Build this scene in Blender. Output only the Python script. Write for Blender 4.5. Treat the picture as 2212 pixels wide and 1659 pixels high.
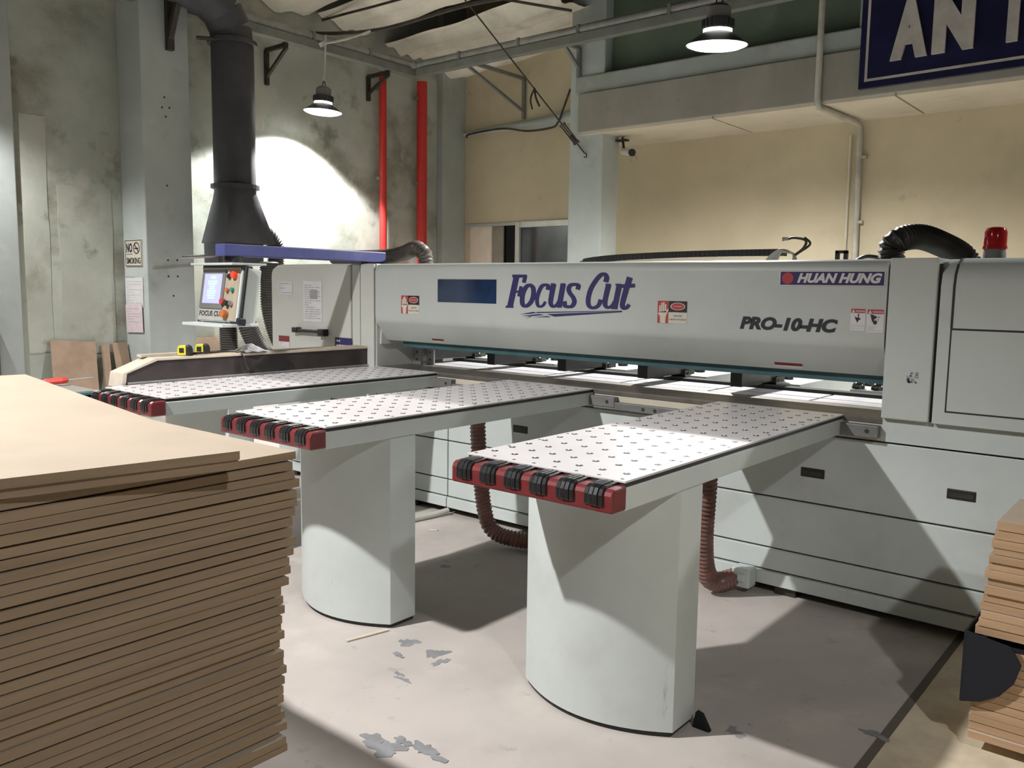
import bpy, math, random
from mathutils import Vector, Matrix
random.seed(7)
R = math.radians
for o in list(bpy.data.objects): bpy.data.objects.remove(o)
scene = bpy.context.scene
COL = scene.collection

# ------------------------------------------------------------------ camera
W, H = 2212.0, 1659.0
CX, CY, CZ = 3.7313, -3.836, 1.4353
YAW, PITCH, ROLL, FPX = 0.69, 0.1121, 0.0147, 1839.75
_cy, _sy, _cp, _sp = math.cos(YAW), math.sin(YAW), math.cos(PITCH), math.sin(PITCH)
FW = Vector((-_sy*_cp, _cy*_cp, -_sp)); _rt = Vector((_cy, _sy, 0)); _up = _rt.cross(FW)
RT = math.cos(ROLL)*_rt + math.sin(ROLL)*_up
UP = -math.sin(ROLL)*_rt + math.cos(ROLL)*_up
CAM = Vector((CX, CY, CZ))
cd = bpy.data.cameras.new('camera'); cam = bpy.data.objects.new('camera', cd); COL.objects.link(cam)
cd.sensor_fit = 'HORIZONTAL'; cd.sensor_width = 36.0; cd.lens = 36.0*FPX/W
cd.clip_start = 0.05; cd.clip_end = 100
m3 = Matrix((RT, UP, -FW)).transposed()
cam.matrix_world = Matrix.Translation(CAM) @ m3.to_4x4()
scene.camera = cam

def on(px, ax, v):
    """point of the place seen at a photo pixel, on the plane x|y|z = v"""
    d = FW*FPX + RT*(px[0]-W/2) - UP*(px[1]-H/2)
    i = 'xyz'.index(ax); t = (v-CAM[i])/d[i]
    return CAM + d*t

# ------------------------------------------------------------------ world, exposure
wd = bpy.data.worlds.new('world'); scene.world = wd; wd.use_nodes = True
wd.node_tree.nodes['Background'].inputs[0].default_value = (0.9, 0.95, 1, 1)
wd.node_tree.nodes['Background'].inputs[1].default_value = 0.008
vs = scene.view_settings
vs.view_transform = 'Standard'; vs.look = 'None'; vs.gamma = 1.0; vs.use_curve_mapping = False
vs.exposure = 0.0

LAMP_COL = (1.0, 0.985, 0.975)
LAMPS = [  # x, y, z of the aperture, tilt x, tilt y, watts, half angle and softness of the reflector cut-off, label
    (-4.88, 2.90, 3.53, -2, 2, 620, 63, .2, 'conical high-bay lamp hanging on a cord near the mouldy wall'),
    (0.60, 2.36, 3.30, 3, 3, 850, 80, .5, 'conical high-bay lamp hanging in front of the dark green upper wall'),
    (5.35, 2.36, 3.30, 0, 0, 450, 75, .5, 'unseen conical high-bay lamp added behind the machine cabinet with the red beacon'),  # unseen lamp, assumed from even spacing and added for ambient light
    (-4.90, -1.45, 3.45, 0, 0, 340, 70, .6, 'conical high-bay lamp close to the wall pilaster, over the tool stand side'),
    (0.25, -3.93, 3.80, 0, 0, 970, 70, .53, 'conical high-bay lamp hanging above the large board stack'),
    (5.35, -3.8, 3.50, 0, 0, 210, 72, .4, 'conical high-bay lamp over the aisle beside the small board stack'),
]

# ------------------------------------------------------------------ materials
def _mix(nt, a, b, fac):
    n = nt.nodes.new('ShaderNodeMix'); n.data_type = 'RGBA'
    for sock, val in ((n.inputs[6], a), (n.inputs[7], b)):
        if isinstance(val, tuple): sock.default_value = (*val, 1)
        else: nt.links.new(val, sock)
    if isinstance(fac, float): n.inputs[0].default_value = fac
    else: nt.links.new(fac, n.inputs[0])
    return n.outputs[2]
def _noise(nt, pos, scale, detail=4, stretch=None, off=0.0):
    mp = nt.nodes.new('ShaderNodeMapping'); nt.links.new(pos, mp.inputs[0])
    mp.inputs['Location'].default_value = (off, off*.7, off*1.3)
    if stretch: mp.inputs['Scale'].default_value = stretch
    n = nt.nodes.new('ShaderNodeTexNoise'); nt.links.new(mp.outputs[0], n.inputs['Vector'])
    n.inputs['Scale'].default_value = scale; n.inputs['Detail'].default_value = detail
    n.inputs['Roughness'].default_value = .62
    return n.outputs['Fac']
def _ramp(nt, fac, lo, hi, a=0.0, b=1.0):
    n = nt.nodes.new('ShaderNodeMapRange'); nt.links.new(fac, n.inputs[0])
    n.interpolation_type = 'SMOOTHSTEP'
    for k, v in zip((1, 2, 3, 4), (lo, hi, a, b)): n.inputs[k].default_value = v
    return n.outputs[0]
def mat(name, col, rough=.6, metal=0.0, var=.08, scale=5.0, dirt=(), bump=0.0, bscale=40.0, emit=None, es=1.0, coat=0.0, alpha=None, trans=0.0, stretch=None):
    m = bpy.data.materials.new(name); m.use_nodes = True; nt = m.node_tree
    b = nt.nodes['Principled BSDF']
    g = nt.nodes.new('ShaderNodeNewGeometry'); pos = g.outputs['Position']
    c = _mix(nt, tuple(x*(1-var) for x in col), tuple(min(1, x*(1+var)) for x in col), _ramp(nt, _noise(nt, pos, scale, stretch=stretch), .3, .7))
    for i, (dc, ds, lo, hi, amt, st) in enumerate(dirt):
        c = _mix(nt, c, dc, _ramp(nt, _noise(nt, pos, ds, 8, st, 3.1*i+1.7), lo, hi, 0, amt))
    nt.links.new(c, b.inputs['Base Color'])
    b.inputs['Roughness'].default_value = rough; b.inputs['Metallic'].default_value = metal
    b.inputs['Coat Weight'].default_value = coat
    if trans: b.inputs['Transmission Weight'].default_value = trans
    if bump:
        bn = nt.nodes.new('ShaderNodeBump'); bn.inputs['Strength'].default_value = bump; bn.inputs['Distance'].default_value = .01
        nt.links.new(_noise(nt, pos, bscale, 5), bn.inputs['Height']); nt.links.new(bn.outputs[0], b.inputs['Normal'])
    if emit:
        b.inputs['Emission Color'].default_value = (*emit, 1); b.inputs['Emission Strength'].default_value = es
    return m

M = {}
M['machine'] = mat('machine_paint', (.56, .60, .565), .42, var=.03, scale=2.0, dirt=(((.36, .36, .31), 3.0, .56, .8, .35, None), ((.25, .24, .2), 22, .66, .74, .5, None)))
M['cover'] = mat('cover_paint', (.49, .52, .49), .42, var=.03, scale=2.0, dirt=(((.33, .33, .28), 3.0, .56, .8, .35, None),))
M['machine2'] = mat('machine_paint_worn', (.58, .63, .61), .45, var=.04, scale=3.0, dirt=(((.3, .29, .25), 14, .66, .75, .7, (1, 1, .25)), ((.42, .42, .38), 2.5, .55, .8, .4, None)))
M['tower'] = mat('tower_paint', (.56, .57, .53), .45, var=.03, scale=2.0, dirt=(((.4, .38, .32), 3.0, .52, .8, .4, None),))
M['groove'] = mat('dark_gap', (.035, .035, .033), .8)
M['black'] = mat('black_plastic', (.022, .022, .024), .38, var=.15, scale=30)
M['rubber'] = mat('black_glossy_pad', (.018, .018, .02), .22, var=.2, scale=30, coat=.3)
M['red'] = mat('red_paint', (.17, .026, .028), .32, var=.12, scale=18, coat=.3, dirt=(((.12, .03, .03), 12, .6, .75, .5, None),))
M['tabletop'] = mat('table_laminate', (.66, .63, .63), .33, var=.03, scale=4, dirt=(((.55, .5, .46), 2.2, .5, .8, .5, None), ((.45, .40, .37), 18, .68, .74, .5, None)))
M['steelbed'] = mat('dusty_steel', (.16, .145, .13), .45, .5, var=.2, scale=6, dirt=(((.30, .27, .23), 4, .45, .75, .6, None),))
M['angle'] = mat('galvanised_angle', (.20, .20, .195), .5, .3, var=.15, scale=9)
M['steel'] = mat('bare_steel', (.45, .45, .46), .35, .8, var=.12, scale=8)
M['plate'] = mat('slot_plate', (.50, .49, .51), .45, 0, var=.08, scale=7)
M['teal'] = mat('teal_paint', (.045, .11, .12), .5, var=.15, scale=8)
M['navy'] = mat('navy_ink', (.028, .022, .115), .5, var=.05)
M['ink'] = mat('black_ink', (.02, .022, .028), .5, var=.05)
M['white'] = mat('white_print', (.68, .66, .64), .5, var=.04, scale=9)
M['cream'] = mat('cream_print', (.62, .57, .48), .5, var=.05)
M['redink'] = mat('red_print', (.42, .05, .05), .5, var=.05)
M['darkred'] = mat('dark_red_print', (.2, .03, .035), .5, var=.05)
M['paper'] = mat('paper', (.66, .65, .66), .7, var=.04, scale=14)
M['pinkpaper'] = mat('pinkish_paper', (.68, .58, .60), .7, var=.04, scale=14)
M['greyink'] = mat('grey_print', (.33, .33, .35), .7)
M['bluewin'] = mat('blue_window', (.012, .03, .085), .16, var=.3, scale=5, coat=.4)
M['bluearm'] = mat('blue_arm_paint', (.075, .085, .25), .45, var=.1, scale=6, dirt=(((.2, .2, .28), 5, .5, .8, .4, None),))
M['beige'] = mat('panel_beige', (.40, .34, .25), .5, var=.08, scale=12)
M['silver'] = mat('panel_silver', (.55, .54, .50), .4, .3, var=.06, scale=10)
M['screen'] = mat('lit_screen', (.3, .3, .5), .3, emit=(.42, .46, .95), es=.75)
M['screentext'] = mat('lit_screen_text', (.3, .4, .5), .3, emit=(.45, .72, 1.0), es=1.0)
M['screengreen'] = mat('lit_screen_title', (.3, .4, .3), .3, emit=(.5, .85, .55), es=.85)
M['btnred'] = mat('red_button', (.75, .06, .03), .35, emit=(1, .08, .03), es=.25)
M['btngreen'] = mat('green_button', (.03, .25, .2), .35)
M['btnorange'] = mat('orange_button', (.5, .15, .05), .4)
M['hosegrey'] = mat('grey_hose', (.075, .07, .065), .6, var=.2, scale=10)
M['hosebrown'] = mat('brown_hose', (.20, .10, .085), .35, var=.25, scale=14, coat=.2)
M['hosetan'] = mat('smoky_hose', (.135, .115, .10), .38, var=.2, scale=14)
M['hosedark'] = mat('dark_hose', (.05, .045, .04), .35, var=.2, scale=14)
M['duct'] = mat('duct_metal', (.075, .075, .085), .55, .35, var=.15, scale=3)
M['mdf'] = mat('mdf_face', (.42, .345, .262), .62, var=.05, scale=3)
M['mdfedge'] = mat('mdf_edge', (.275, .20, .125), .8, var=.12, scale=9, stretch=(1, .15, 3), bump=.15, bscale=120)
M['mdf2'] = mat('offcut_face', (.56, .45, .34), .65, var=.05, scale=3)
M['mdfedge2'] = mat('offcut_edge', (.42, .275, .16), .8, var=.14, scale=9, stretch=(.15, 1, 3), bump=.15, bscale=120)
M['oldboard'] = mat('old_board', (.38, .27, .19), .7, var=.12, scale=5)
M['woodtop'] = mat('raw_wood', (.50, .40, .28), .7, var=.15, scale=5, dirt=(((.22, .17, .12), 6, .5, .7, .6, None),))
M['fence'] = mat('fence_laminate', (.045, .035, .033), .33, var=.25, scale=6)
M['woodend'] = mat('fence_end', (.60, .53, .43), .65, var=.08, scale=9)
M['darkmetal'] = mat('rusty_metal', (.06, .05, .042), .6, .4, var=.3, scale=12)
M['railmetal'] = mat('rail_paint', (.19, .20, .18), .6, var=.12, scale=5)
M['pipegrey'] = mat('dusty_pipe', (.30, .30, .28), .6, var=.15, scale=6)
M['conduit'] = mat('conduit_plastic', (.42, .41, .35), .55, var=.15, scale=5)
M['redpipe'] = mat('red_pipe_paint', (.55, .035, .03), .42, var=.08, scale=6)
M['signnavy'] = mat('sign_navy', (.012, .012, .05), .3, var=.3, scale=3)
M['signletter'] = mat('sign_letter', (.50, .46, .42), .6, var=.15, scale=4)
M['tarp'] = mat('dirty_tarp', (.80, .76, .66), .8, var=.08, scale=2.5, dirt=(((.25, .22, .17), 1.5, .55, .8, .5, None),))
M['lampdark'] = mat('lamp_metal', (.09, .09, .09), .5, .5, var=.1)
M['lampgrey'] = mat('lamp_housing', (.22, .21, .20), .5, .3, var=.1)
M['glow'] = mat('lamp_diffuser', (.9, .9, .9), .4, emit=(1, .98, .95), es=9)
M['yellow'] = mat('yellow_plastic', (.62, .55, .03), .4, var=.05)
M['handlered'] = mat('red_handle', (.62, .07, .06), .35, var=.08)
M['glass'] = mat('window_glass', (.05, .06, .07), .08, var=.2, scale=2)
M['frame'] = mat('aluminium_frame', (.55, .55, .52), .4, .2)
M['void'] = mat('dark_room', (.012, .012, .012), .9)
M['creamwall'] = mat('cream_board', (.85, .74, .62), .8, var=.05, dirt=(((.3, .25, .2), 7, .62, .72, .6, None),))
M['tanwall'] = mat('tan_board', (.30, .27, .22), .8)
M['blacksheet'] = mat('black_sheet', (.006, .0065, .011), .9)
M['beacon'] = mat('beacon_red', (.45, .01, .015), .12, var=.1, coat=.6)
M['pillar'] = mat('pillar_paint', (.47, .52, .50), .7, var=.06, scale=2, dirt=(((.25, .26, .22), 1.6, .58, .75, .5, None), ((.6, .6, .58), 2.2, .58, .7, .4, None)), bump=.1, bscale=30)
M['pillar2'] = mat('pillar_paint_dull', (.40, .44, .42), .7, var=.06, scale=2, dirt=(((.28, .28, .23), 1.4, .5, .75, .6, None), ((.55, .56, .5), 1.1, .6, .66, .35, None)), bump=.1, bscale=30)
M['mould'] = mat('mouldy_wall', (.45, .48, .42), .85, var=.1, scale=1.6, dirt=(((.19, .18, .13), .75, .48, .66, .75, (1, 1, 1.3)), ((.12, .12, .08), 2.1, .56, .72, .75, None), ((.55, .54, .46), 1.3, .58, .63, .6, (1, 1, .6))), bump=.25, bscale=18)
M['yellowwall'] = mat('yellow_wall', (.56, .49, .34), .85, var=.06, scale=1.2, dirt=(((.36, .32, .22), 1.0, .52, .75, .5, None), ((.3, .28, .2), 4, .64, .72, .4, None)), bump=.2, bscale=15)
M['greenwall'] = mat('dark_green_wall', (.13, .17, .12), .85, var=.12, scale=1.4, dirt=(((.24, .25, .18), 1.6, .55, .7, .5, None),))
M['concretebeam'] = mat('stained_concrete', (.33, .31, .27), .85, var=.08, scale=2, dirt=(((.2, .19, .16), 1.6, .5, .75, .6, (1, 1, .2)), ((.12, .11, .1), 8, .68, .74, .5, None)), bump=.15, bscale=20)
M['soffit'] = mat('soffit_cream', (.60, .55, .44), .8, var=.06, scale=2, dirt=(((.4, .36, .27), 2.5, .55, .75, .5, None),))
M['roof'] = mat('dark_roof', (.06, .055, .05), .8)
M['farwall'] = mat('far_wall', (.20, .21, .18), .85, var=.1, scale=1)
M['floor'] = mat('dusty_concrete', (.50, .455, .42), .75, var=.1, scale=1.3, dirt=(((.36, .32, .29), .9, .5, .7, .6, None), ((.62, .565, .51), 2.4, .54, .7, .6, None), ((.22, .22, .225), 1.7, .672, .69, .85, None), ((.3, .27, .25), 9, .62, .7, .4, None)), bump=.12, bscale=25)
M['litdust'] = mat('lit_yellow_dust', (.70, .60, .44), .85, var=.15, scale=5)
M['cord'] = mat('white_cord', (.5, .49, .45), .6)

# ------------------------------------------------------------------ geometry helpers
class MB:
    def __init__(s): s.v, s.f, s.m, s.k = [], [], [], 0
    def mat(s, k): s.k = k; return s
    def _add(s, vs, fs):
        o = len(s.v); s.v += [Vector(p) for p in vs]
        for f in fs: s.f.append([o+i for i in f]); s.m.append(s.k)
        return s
    def box(s, x0, x1, y0, y1, z0, z1):
        vs = [(x, y, z) for z in (z0, z1) for y in (y0, y1) for x in (x0, x1)]
        return s._add(vs, [(0, 2, 3, 1), (4, 5, 7, 6), (0, 1, 5, 4), (2, 6, 7, 3), (0, 4, 6, 2), (1, 3, 7, 5)])
    def obox(s, c, sz, rot=None):
        hx, hy, hz = (a/2 for a in sz); rot = rot or Matrix.Identity(3); c = Vector(c)
        vs = [c + rot @ Vector((x, y, z)) for z in (-hz, hz) for y in (-hy, hy) for x in (-hx, hx)]
        return s._add(vs, [(0, 2, 3, 1), (4, 5, 7, 6), (0, 1, 5, 4), (2, 6, 7, 3), (0, 4, 6, 2), (1, 3, 7, 5)])
    def bar(s, a, b, w, h=None):
        a, b = Vector(a), Vector(b); d = (b-a); L = d.length; h = h or w
        return s.obox((a+b)/2, (w, h, L), d.to_track_quat('Z', 'Y').to_matrix())
    def prism(s, pts, ax, lo, hi):
        def P(p, t):
            return {'x': (t, p[0], p[1]), 'y': (p[0], t, p[1]), 'z': (p[0], p[1], t)}[ax]
        n = len(pts)
        area = sum(pts[i][0]*pts[(i+1) % n][1]-pts[(i+1) % n][0]*pts[i][1] for i in range(n))
        if (area < 0) != (ax == 'y'): pts = pts[::-1]
        vs = [P(p, lo) for p in pts] + [P(p, hi) for p in pts]
        fs = [tuple(range(n))[::-1], tuple(range(n, 2*n))] + [(i, (i+1) % n, n+(i+1) % n, n+i) for i in range(n)]
        return s._add(vs, fs)
    def tube(s, pts, r, n=12, caps=True):
        pts = [Vector(p) for p in pts]; N = len(pts)
        rs = r if isinstance(r, (list, tuple)) else [r]*N
        up = None; vs = []
        for i, p in enumerate(pts):
            t = (pts[min(i+1, N-1)]-pts[max(i-1, 0)]).normalized()
            if up is None:
                up = t.orthogonal().normalized()
            up = (up - t*up.dot(t)).normalized(); sd = t.cross(up)
            for k in range(n):
                a = 2*math.pi*k/n
                vs.append(p + (up*math.cos(a)+sd*math.sin(a))*rs[i])
        fs = [(i*n+k, i*n+(k+1) % n, (i+1)*n+(k+1) % n, (i+1)*n+k) for i in range(N-1) for k in range(n)]
        if caps: fs += [tuple(range(n))[::-1], tuple(range((N-1)*n, N*n))]
        return s._add(vs, fs)
    def lathe(s, prof, n=24, c=(0, 0, 0), caps=True):
        c = Vector(c); vs = []
        for r, z in prof:
            for k in range(n):
                a = 2*math.pi*k/n; vs.append(c+Vector((r*math.cos(a), r*math.sin(a), z)))
        N = len(prof)
        fs = [(i*n+k, i*n+(k+1) % n, (i+1)*n+(k+1) % n, (i+1)*n+k) for i in range(N-1) for k in range(n)]
        if caps: fs += [tuple(range(n))[::-1], tuple(range((N-1)*n, N*n))]
        return s._add(vs, fs)
    def grid(s, nu, nv, fn, thick=0.0):
        vs = [fn(i/nu, j/nv) for j in range(nv+1) for i in range(nu+1)]
        fs = [(j*(nu+1)+i, j*(nu+1)+i+1, (j+1)*(nu+1)+i+1, (j+1)*(nu+1)+i) for j in range(nv) for i in range(nu)]
        return s._add(vs, fs)
    def poly(s, pts): return s._add(pts, [tuple(range(len(pts)))])
    def build(s, name, mats, parent=None, smooth=False, bevel=0.0, solid=0.0, kind=None):
        me = bpy.data.meshes.new(name)
        org = ORG[parent.name] if parent else None
        if org is None:
            xs = [p.x for p in s.v]; ys = [p.y for p in s.v]; zs = [p.z for p in s.v]
            org = Vector(((min(xs)+max(xs))/2, (min(ys)+max(ys))/2, min(zs)))
        me.from_pydata([p-org for p in s.v], [], s.f)
        mats = mats if isinstance(mats, (list, tuple)) else [mats]
        for k in mats: me.materials.append(M[k] if isinstance(k, str) else k)
        for p, k in zip(me.polygons, s.m):
            p.material_index = k; p.use_smooth = smooth
        me.update()
        o = bpy.data.objects.new(name, me); COL.objects.link(o)
        if parent: o.parent = parent; ORG[o.name] = org
        else: o.location = org; ORG[o.name] = org
        if solid:
            md = o.modifiers.new('solid', 'SOLIDIFY'); md.thickness = solid; md.offset = 0
        if bevel:
            md = o.modifiers.new('bevel', 'BEVEL'); md.width = bevel; md.segments = 2; md.limit_method = 'ANGLE'; md.angle_limit = R(40)
        if smooth and not bevel:
            md = o.modifiers.new('edges', 'EDGE_SPLIT'); md.split_angle = R(42)
        if kind: o['kind'] = kind
        return o
ORG = {}
def tag(o, label, cat=None, group=None):
    o['label'] = label
    if cat: o['category'] = cat
    if group: o['group'] = group
    return o
def thing(name, loc, label, cat, group=None):
    o = bpy.data.objects.new(name, None); COL.objects.link(o); o.location = loc; o.empty_display_size = .1
    ORG[o.name] = Vector(loc); return tag(o, label, cat, group)
def struct(o): o['kind'] = 'structure'; return o
def copy_tree(o, parent=None):
    c = o.copy(); COL.objects.link(c); c.parent = parent
    if parent: c.matrix_parent_inverse = o.matrix_parent_inverse.copy()
    for ch in [x for x in bpy.data.objects if x.parent == o]: copy_tree(ch, c)
    return c
def smooth_path(pts, n=8):
    pts = [Vector(p) for p in pts]; out = []
    P = [2*pts[0]-pts[1]] + pts + [2*pts[-1]-pts[-2]]
    for i in range(1, len(P)-2):
        a, b, c, d = P[i-1:i+3]
        for k in range(n):
            t = k/n
            out.append(.5*((2*b)+(c-a)*t+(2*a-5*b+4*c-d)*t*t+(3*b-3*c+d-a)*t**3))
    out.append(pts[-1]); return out
def hose(name, pts, r, mk, label, pitch=.016, parent=None, group=None, cat='hose', amp=.17):
    path = smooth_path(pts, 24)
    L = [0]
    for i in range(1, len(path)): L.append(L[-1]+(path[i]-path[i-1]).length)
    n = max(8, int(L[-1]/pitch)*2); q = []; j = 0
    for k in range(n+1):
        t = L[-1]*k/n
        while j < len(L)-2 and L[j+1] < t: j += 1
        f = (t-L[j])/max(1e-9, L[j+1]-L[j]); q.append(path[j].lerp(path[j+1], min(1, f)))
    rs = [r*(1+amp*(k % 2)-amp/2) for k in range(n+1)]
    o = MB().tube(q, rs, 16).build(name, mk, parent, smooth=True)
    o.modifiers['edges'].split_angle = R(38)
    if not parent: tag(o, label, cat, group)
    return o
# flat print: shapes drawn in (u, v) metres on a plane O + u*U + v*V
class Plane:
    def __init__(s, O, U, V): s.O, s.U, s.V = Vector(O), Vector(U).normalized(), Vector(V).normalized(); s.N = s.U.cross(s.V)
    def p(s, u, v, d=0.0): return s.O + s.U*u + s.V*v + s.N*d
def rect(mb, pl, u0, u1, v0, v1, d, k=0):
    mb.mat(k).poly([pl.p(u0, v0, d), pl.p(u1, v0, d), pl.p(u1, v1, d), pl.p(u0, v1, d)])
def fpoly(mb, pl, pts, d, k=0):
    n = len(pts); a = sum(pts[i][0]*pts[(i+1) % n][1]-pts[(i+1) % n][0]*pts[i][1] for i in range(n))
    if a < 0: pts = pts[::-1]
    mb.mat(k).poly([pl.p(u, v, d) for u, v in pts])
def ell(mb, pl, cu, cv, ru, rv, d, k=0, n=20, gear=0):
    pts = []
    for i in range(n):
        a = 2*math.pi*i/n; g = 1-gear*(i % 2)
        pts.append((cu+ru*g*math.cos(a), cv+rv*g*math.sin(a)))
    fpoly(mb, pl, pts, d, k)
def text_mesh(body, bold=0.0, shear=0.0):
    cu = bpy.data.curves.new('text', 'FONT'); cu.body = body; cu.offset = bold; cu.shear = shear; cu.resolution_u = 4
    to = bpy.data.objects.new('text', cu); COL.objects.link(to)
    dg = bpy.context.evaluated_depsgraph_get(); dg.update()
    me = bpy.data.meshes.new_from_object(to.evaluated_get(dg))
    vs = [v.co.copy() for v in me.vertices]; fs = [list(p.vertices) for p in me.polygons]
    bpy.data.objects.remove(to); bpy.data.curves.remove(cu); bpy.data.meshes.remove(me)
    return vs, fs
def put_text(mb, pl, body, u0, u1, v0, v1, d, k=0, bold=0.0, shear=0.0, thick=0.0):
    vs, fs = text_mesh(body, bold, shear)
    if not vs: return
    xa, xb = min(v.x for v in vs), max(v.x for v in vs); ya, yb = min(v.y for v in vs), max(v.y for v in vs)
    f = lambda v: (u0+(v.x-xa)/(xb-xa)*(u1-u0), v0+(v.y-ya)/(yb-ya)*(v1-v0))
    mb.mat(k)
    mb._add([pl.p(*f(v), d) for v in vs], fs)
    if thick:      # raised letters: walls down to the board
        from collections import Counter
        ec = Counter(); 
        for q in fs:
            for i in range(len(q)): ec[(q[i], q[(i+1) % len(q)])] += 1
        for (a, b) in list(ec):
            if (b, a) not in ec:
                mb.poly([pl.p(*f(vs[b]), d), pl.p(*f(vs[a]), d), pl.p(*f(vs[a]), d-thick), pl.p(*f(vs[b]), d-thick)])
def scribble(mb, pl, u0, u1, v0, v1, rows, d, k, rnd, fill=.55):
    """blurred print: rows of short bars"""
    dv = (v1-v0)/rows
    for r in range(rows):
        u = u0
        while u < u1:
            w = rnd.uniform(.04, .2)*(u1-u0); e = min(u1, u+w)
            rect(mb, pl, u, e, v1-(r+1)*dv+dv*(1-fill)/2, v1-r*dv-dv*(1-fill)/2, d, k); u = e+.04*(u1-u0)
            if rnd.random() < .15: break

# ================================================================== STRUCTURE
XL, YB = -5.5, 6.0
fl = MB().box(-6, 9, -9, 7.5, -.12, 0).build('floor', 'floor'); struct(fl)
# pale yellowish dust patch beyond the shade strip, lightened in place of lamp light
dq = MB().box(3.02, 5.4, -3.2, .2, 0, .0015).build('floor_patch', 'litdust'); struct(dq)
struct(MB().box(XL-.2, XL, -9, YB+1.4, 0, 6.6).build('wall_left', 'mould'))
# back wall with the window opening (x -5.32..-3.4, z 1.1..2.38)
wb = MB()
wb.box(XL, -5.34, YB, YB+.2, 0, 6.6).box(-5.34, -3.36, YB, YB+.2, 2.40, 6.6).box(-5.34, -3.36, YB, YB+.2, 0, 1.05).box(-3.36, 9, YB, YB+.2, 0, 6.6)
struct(wb.build('wall_back', 'yellowwall'))
struct(MB().box(8.8, 9, -9, 7.2, 0, 6.6).build('wall_right', 'farwall'))
struct(MB().box(XL, 9, -9, -8.8, 0, 6.6).build('wall_front', 'farwall'))
struct(MB().box(-6, 9.2, -9.2, 7.5, 6.6, 6.7).build('ceiling', 'roof'))
# pillars
struct(MB().box(XL, -5.0, .68, 1.22, 0, 6.6).build('wall_pillar', 'pillar', bevel=.012))
struct(MB().box(XL, -5.38, 5.5, YB, 0, 6.6).build('corner_pillar', 'pillar2', bevel=.01))
struct(MB().box(-2.69, -2.19, 5.0, 5.36, 0, 6.6).build('back_pillar', 'pillar', bevel=.012))
struct(MB().box(XL, -5.465, -.62, -.38, 0, 6.6).build('edge_pilaster', 'pillar2', bevel=.01))
# lintel box over the right part of the back wall, soffit panels, upper wall
lint = struct(MB().box(-2.52, 9, 4.93, YB, 3.345, 3.80).build('trim_1', 'concretebeam', bevel=.008))
xs = [-2.52, -.72, 1.18, 3.1, 5.0, 7.0, 9.0]
for a, b in zip(xs, xs[1:]):
    MB().box(a+.012, b-.012, 4.95, YB, 3.315, 3.345).build('soffit_panel', 'soffit', lint)
struct(MB().box(-2.60, 9, 4.97, 5.2, 3.80, 4.02).build('trim_2', 'pillar2', bevel=.02))
struct(MB().box(-2.44, 9, 5.16, 5.4, 4.02, 6.6).build('wall_upper', 'greenwall'))
struct(MB().box(.78, 1.0, 5.02, 5.16, 4.02, 6.6).build('upper_pilaster', 'pillar2'))
# rough plaster band and cable on the left section of the back wall
def band(u, v):
    x = -5.34+u*2.6; w = .5+.5*math.sin(u*9)
    return Vector((x, YB-.05-.05*math.sin(v*math.pi), 3.74+.05*u+.02*w+(v-.5)*(.05+.16*u)))
b_ = MB().grid(40, 6, band).build('trim_3', 'pillar2', smooth=True, solid=.01); struct(b_)
# window in the back wall
win = struct(MB().box(-4.34, -4.26, 5.96, 6.06, 1.05, 2.40).build('window_1', 'frame', bevel=.004))
MB().box(-4.26, -3.36, 5.97, 6.05, 2.32, 2.40).build('frame_rail', 'frame', win)
MB().box(-5.34, -4.34, 5.98, 6.04, 2.36, 2.40).build('frame_rail', 'pillar2', win)
MB().box(-4.26, -3.36, 6.00, 6.01, 1.05, 2.32).build('pane', 'glass', win)
MB().box(-3.72, -3.36, 6.03, 6.05, 1.05, 2.32).build('glass_reflection', 'tarp', win)  # pale strip put in as the reflection on the window glass
MB().box(-5.34, -4.90, 6.08, 6.10, 1.05, 2.40).build('cream_panel', 'creamwall', win)
MB().box(-4.90, -4.68, 6.10, 6.12, 1.05, 2.40).build('tan_panel', 'tanwall', win)
MB().box(-4.68, -4.26, 6.16, 6.18, 1.05, 2.40).build('dark_opening', 'void', win)
# dark floor strip: overlapping table shadows put into its colour
struct(MB().box(2.99, 3.02, -3.4, .2, 0, .002).build('floor_shade_strip', mat('strip_shade', (.14, .12, .10), .9)))

def blob(px, rx, ry, seed, plane):
    rr_ = random.Random(seed); n = 26; ph = [rr_.uniform(0, 6) for _ in range(4)]
    out = []
    for k in range(n):
        a = 2*math.pi*k/n; q = 1+.28*math.sin(2*a+ph[0])+.22*math.sin(3*a+ph[1])+.18*math.sin(5*a+ph[2])+.15*math.sin(8*a+ph[3])
        out.append((rx*q*math.cos(a), ry*q*math.sin(a)))
    return out
M['peeled'] = mat('peeled_floor', (.26, .26, .27), .8, var=.15, scale=12)
for k, (px, rx, ry) in enumerate((((882, 1388), .045, .03), ((942, 1412), .03, .05), ((952, 1430), .02, .035), ((872, 1468), .03, .012), ((862, 1456), .02, .01), ((805, 1600), .05, .03), ((838, 1618), .055, .035), ((870, 1602), .03, .02), ((912, 1615), .03, .028), ((935, 1630), .05, .02), ((860, 1415), .03, .012), ((1890, 1588), .04, .02))):
    c_ = on(px, 'z', 0)
    MB().prism([(c_.x+a, c_.y+b) for a, b in blob(px, rx, ry, k, 'z')], 'z', 0, .0008+.0002*k).build('peeled_patch', 'peeled', fl)
M['plaster'] = mat('newer_plaster', (.45, .47, .41), .85, var=.08, scale=2.5, dirt=(((.25, .24, .18), 1.6, .52, .7, .6, None), ((.16, .16, .11), 3.2, .6, .72, .6, None)), bump=.2, bscale=18)
wl = bpy.data.objects['wall_left']
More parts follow.
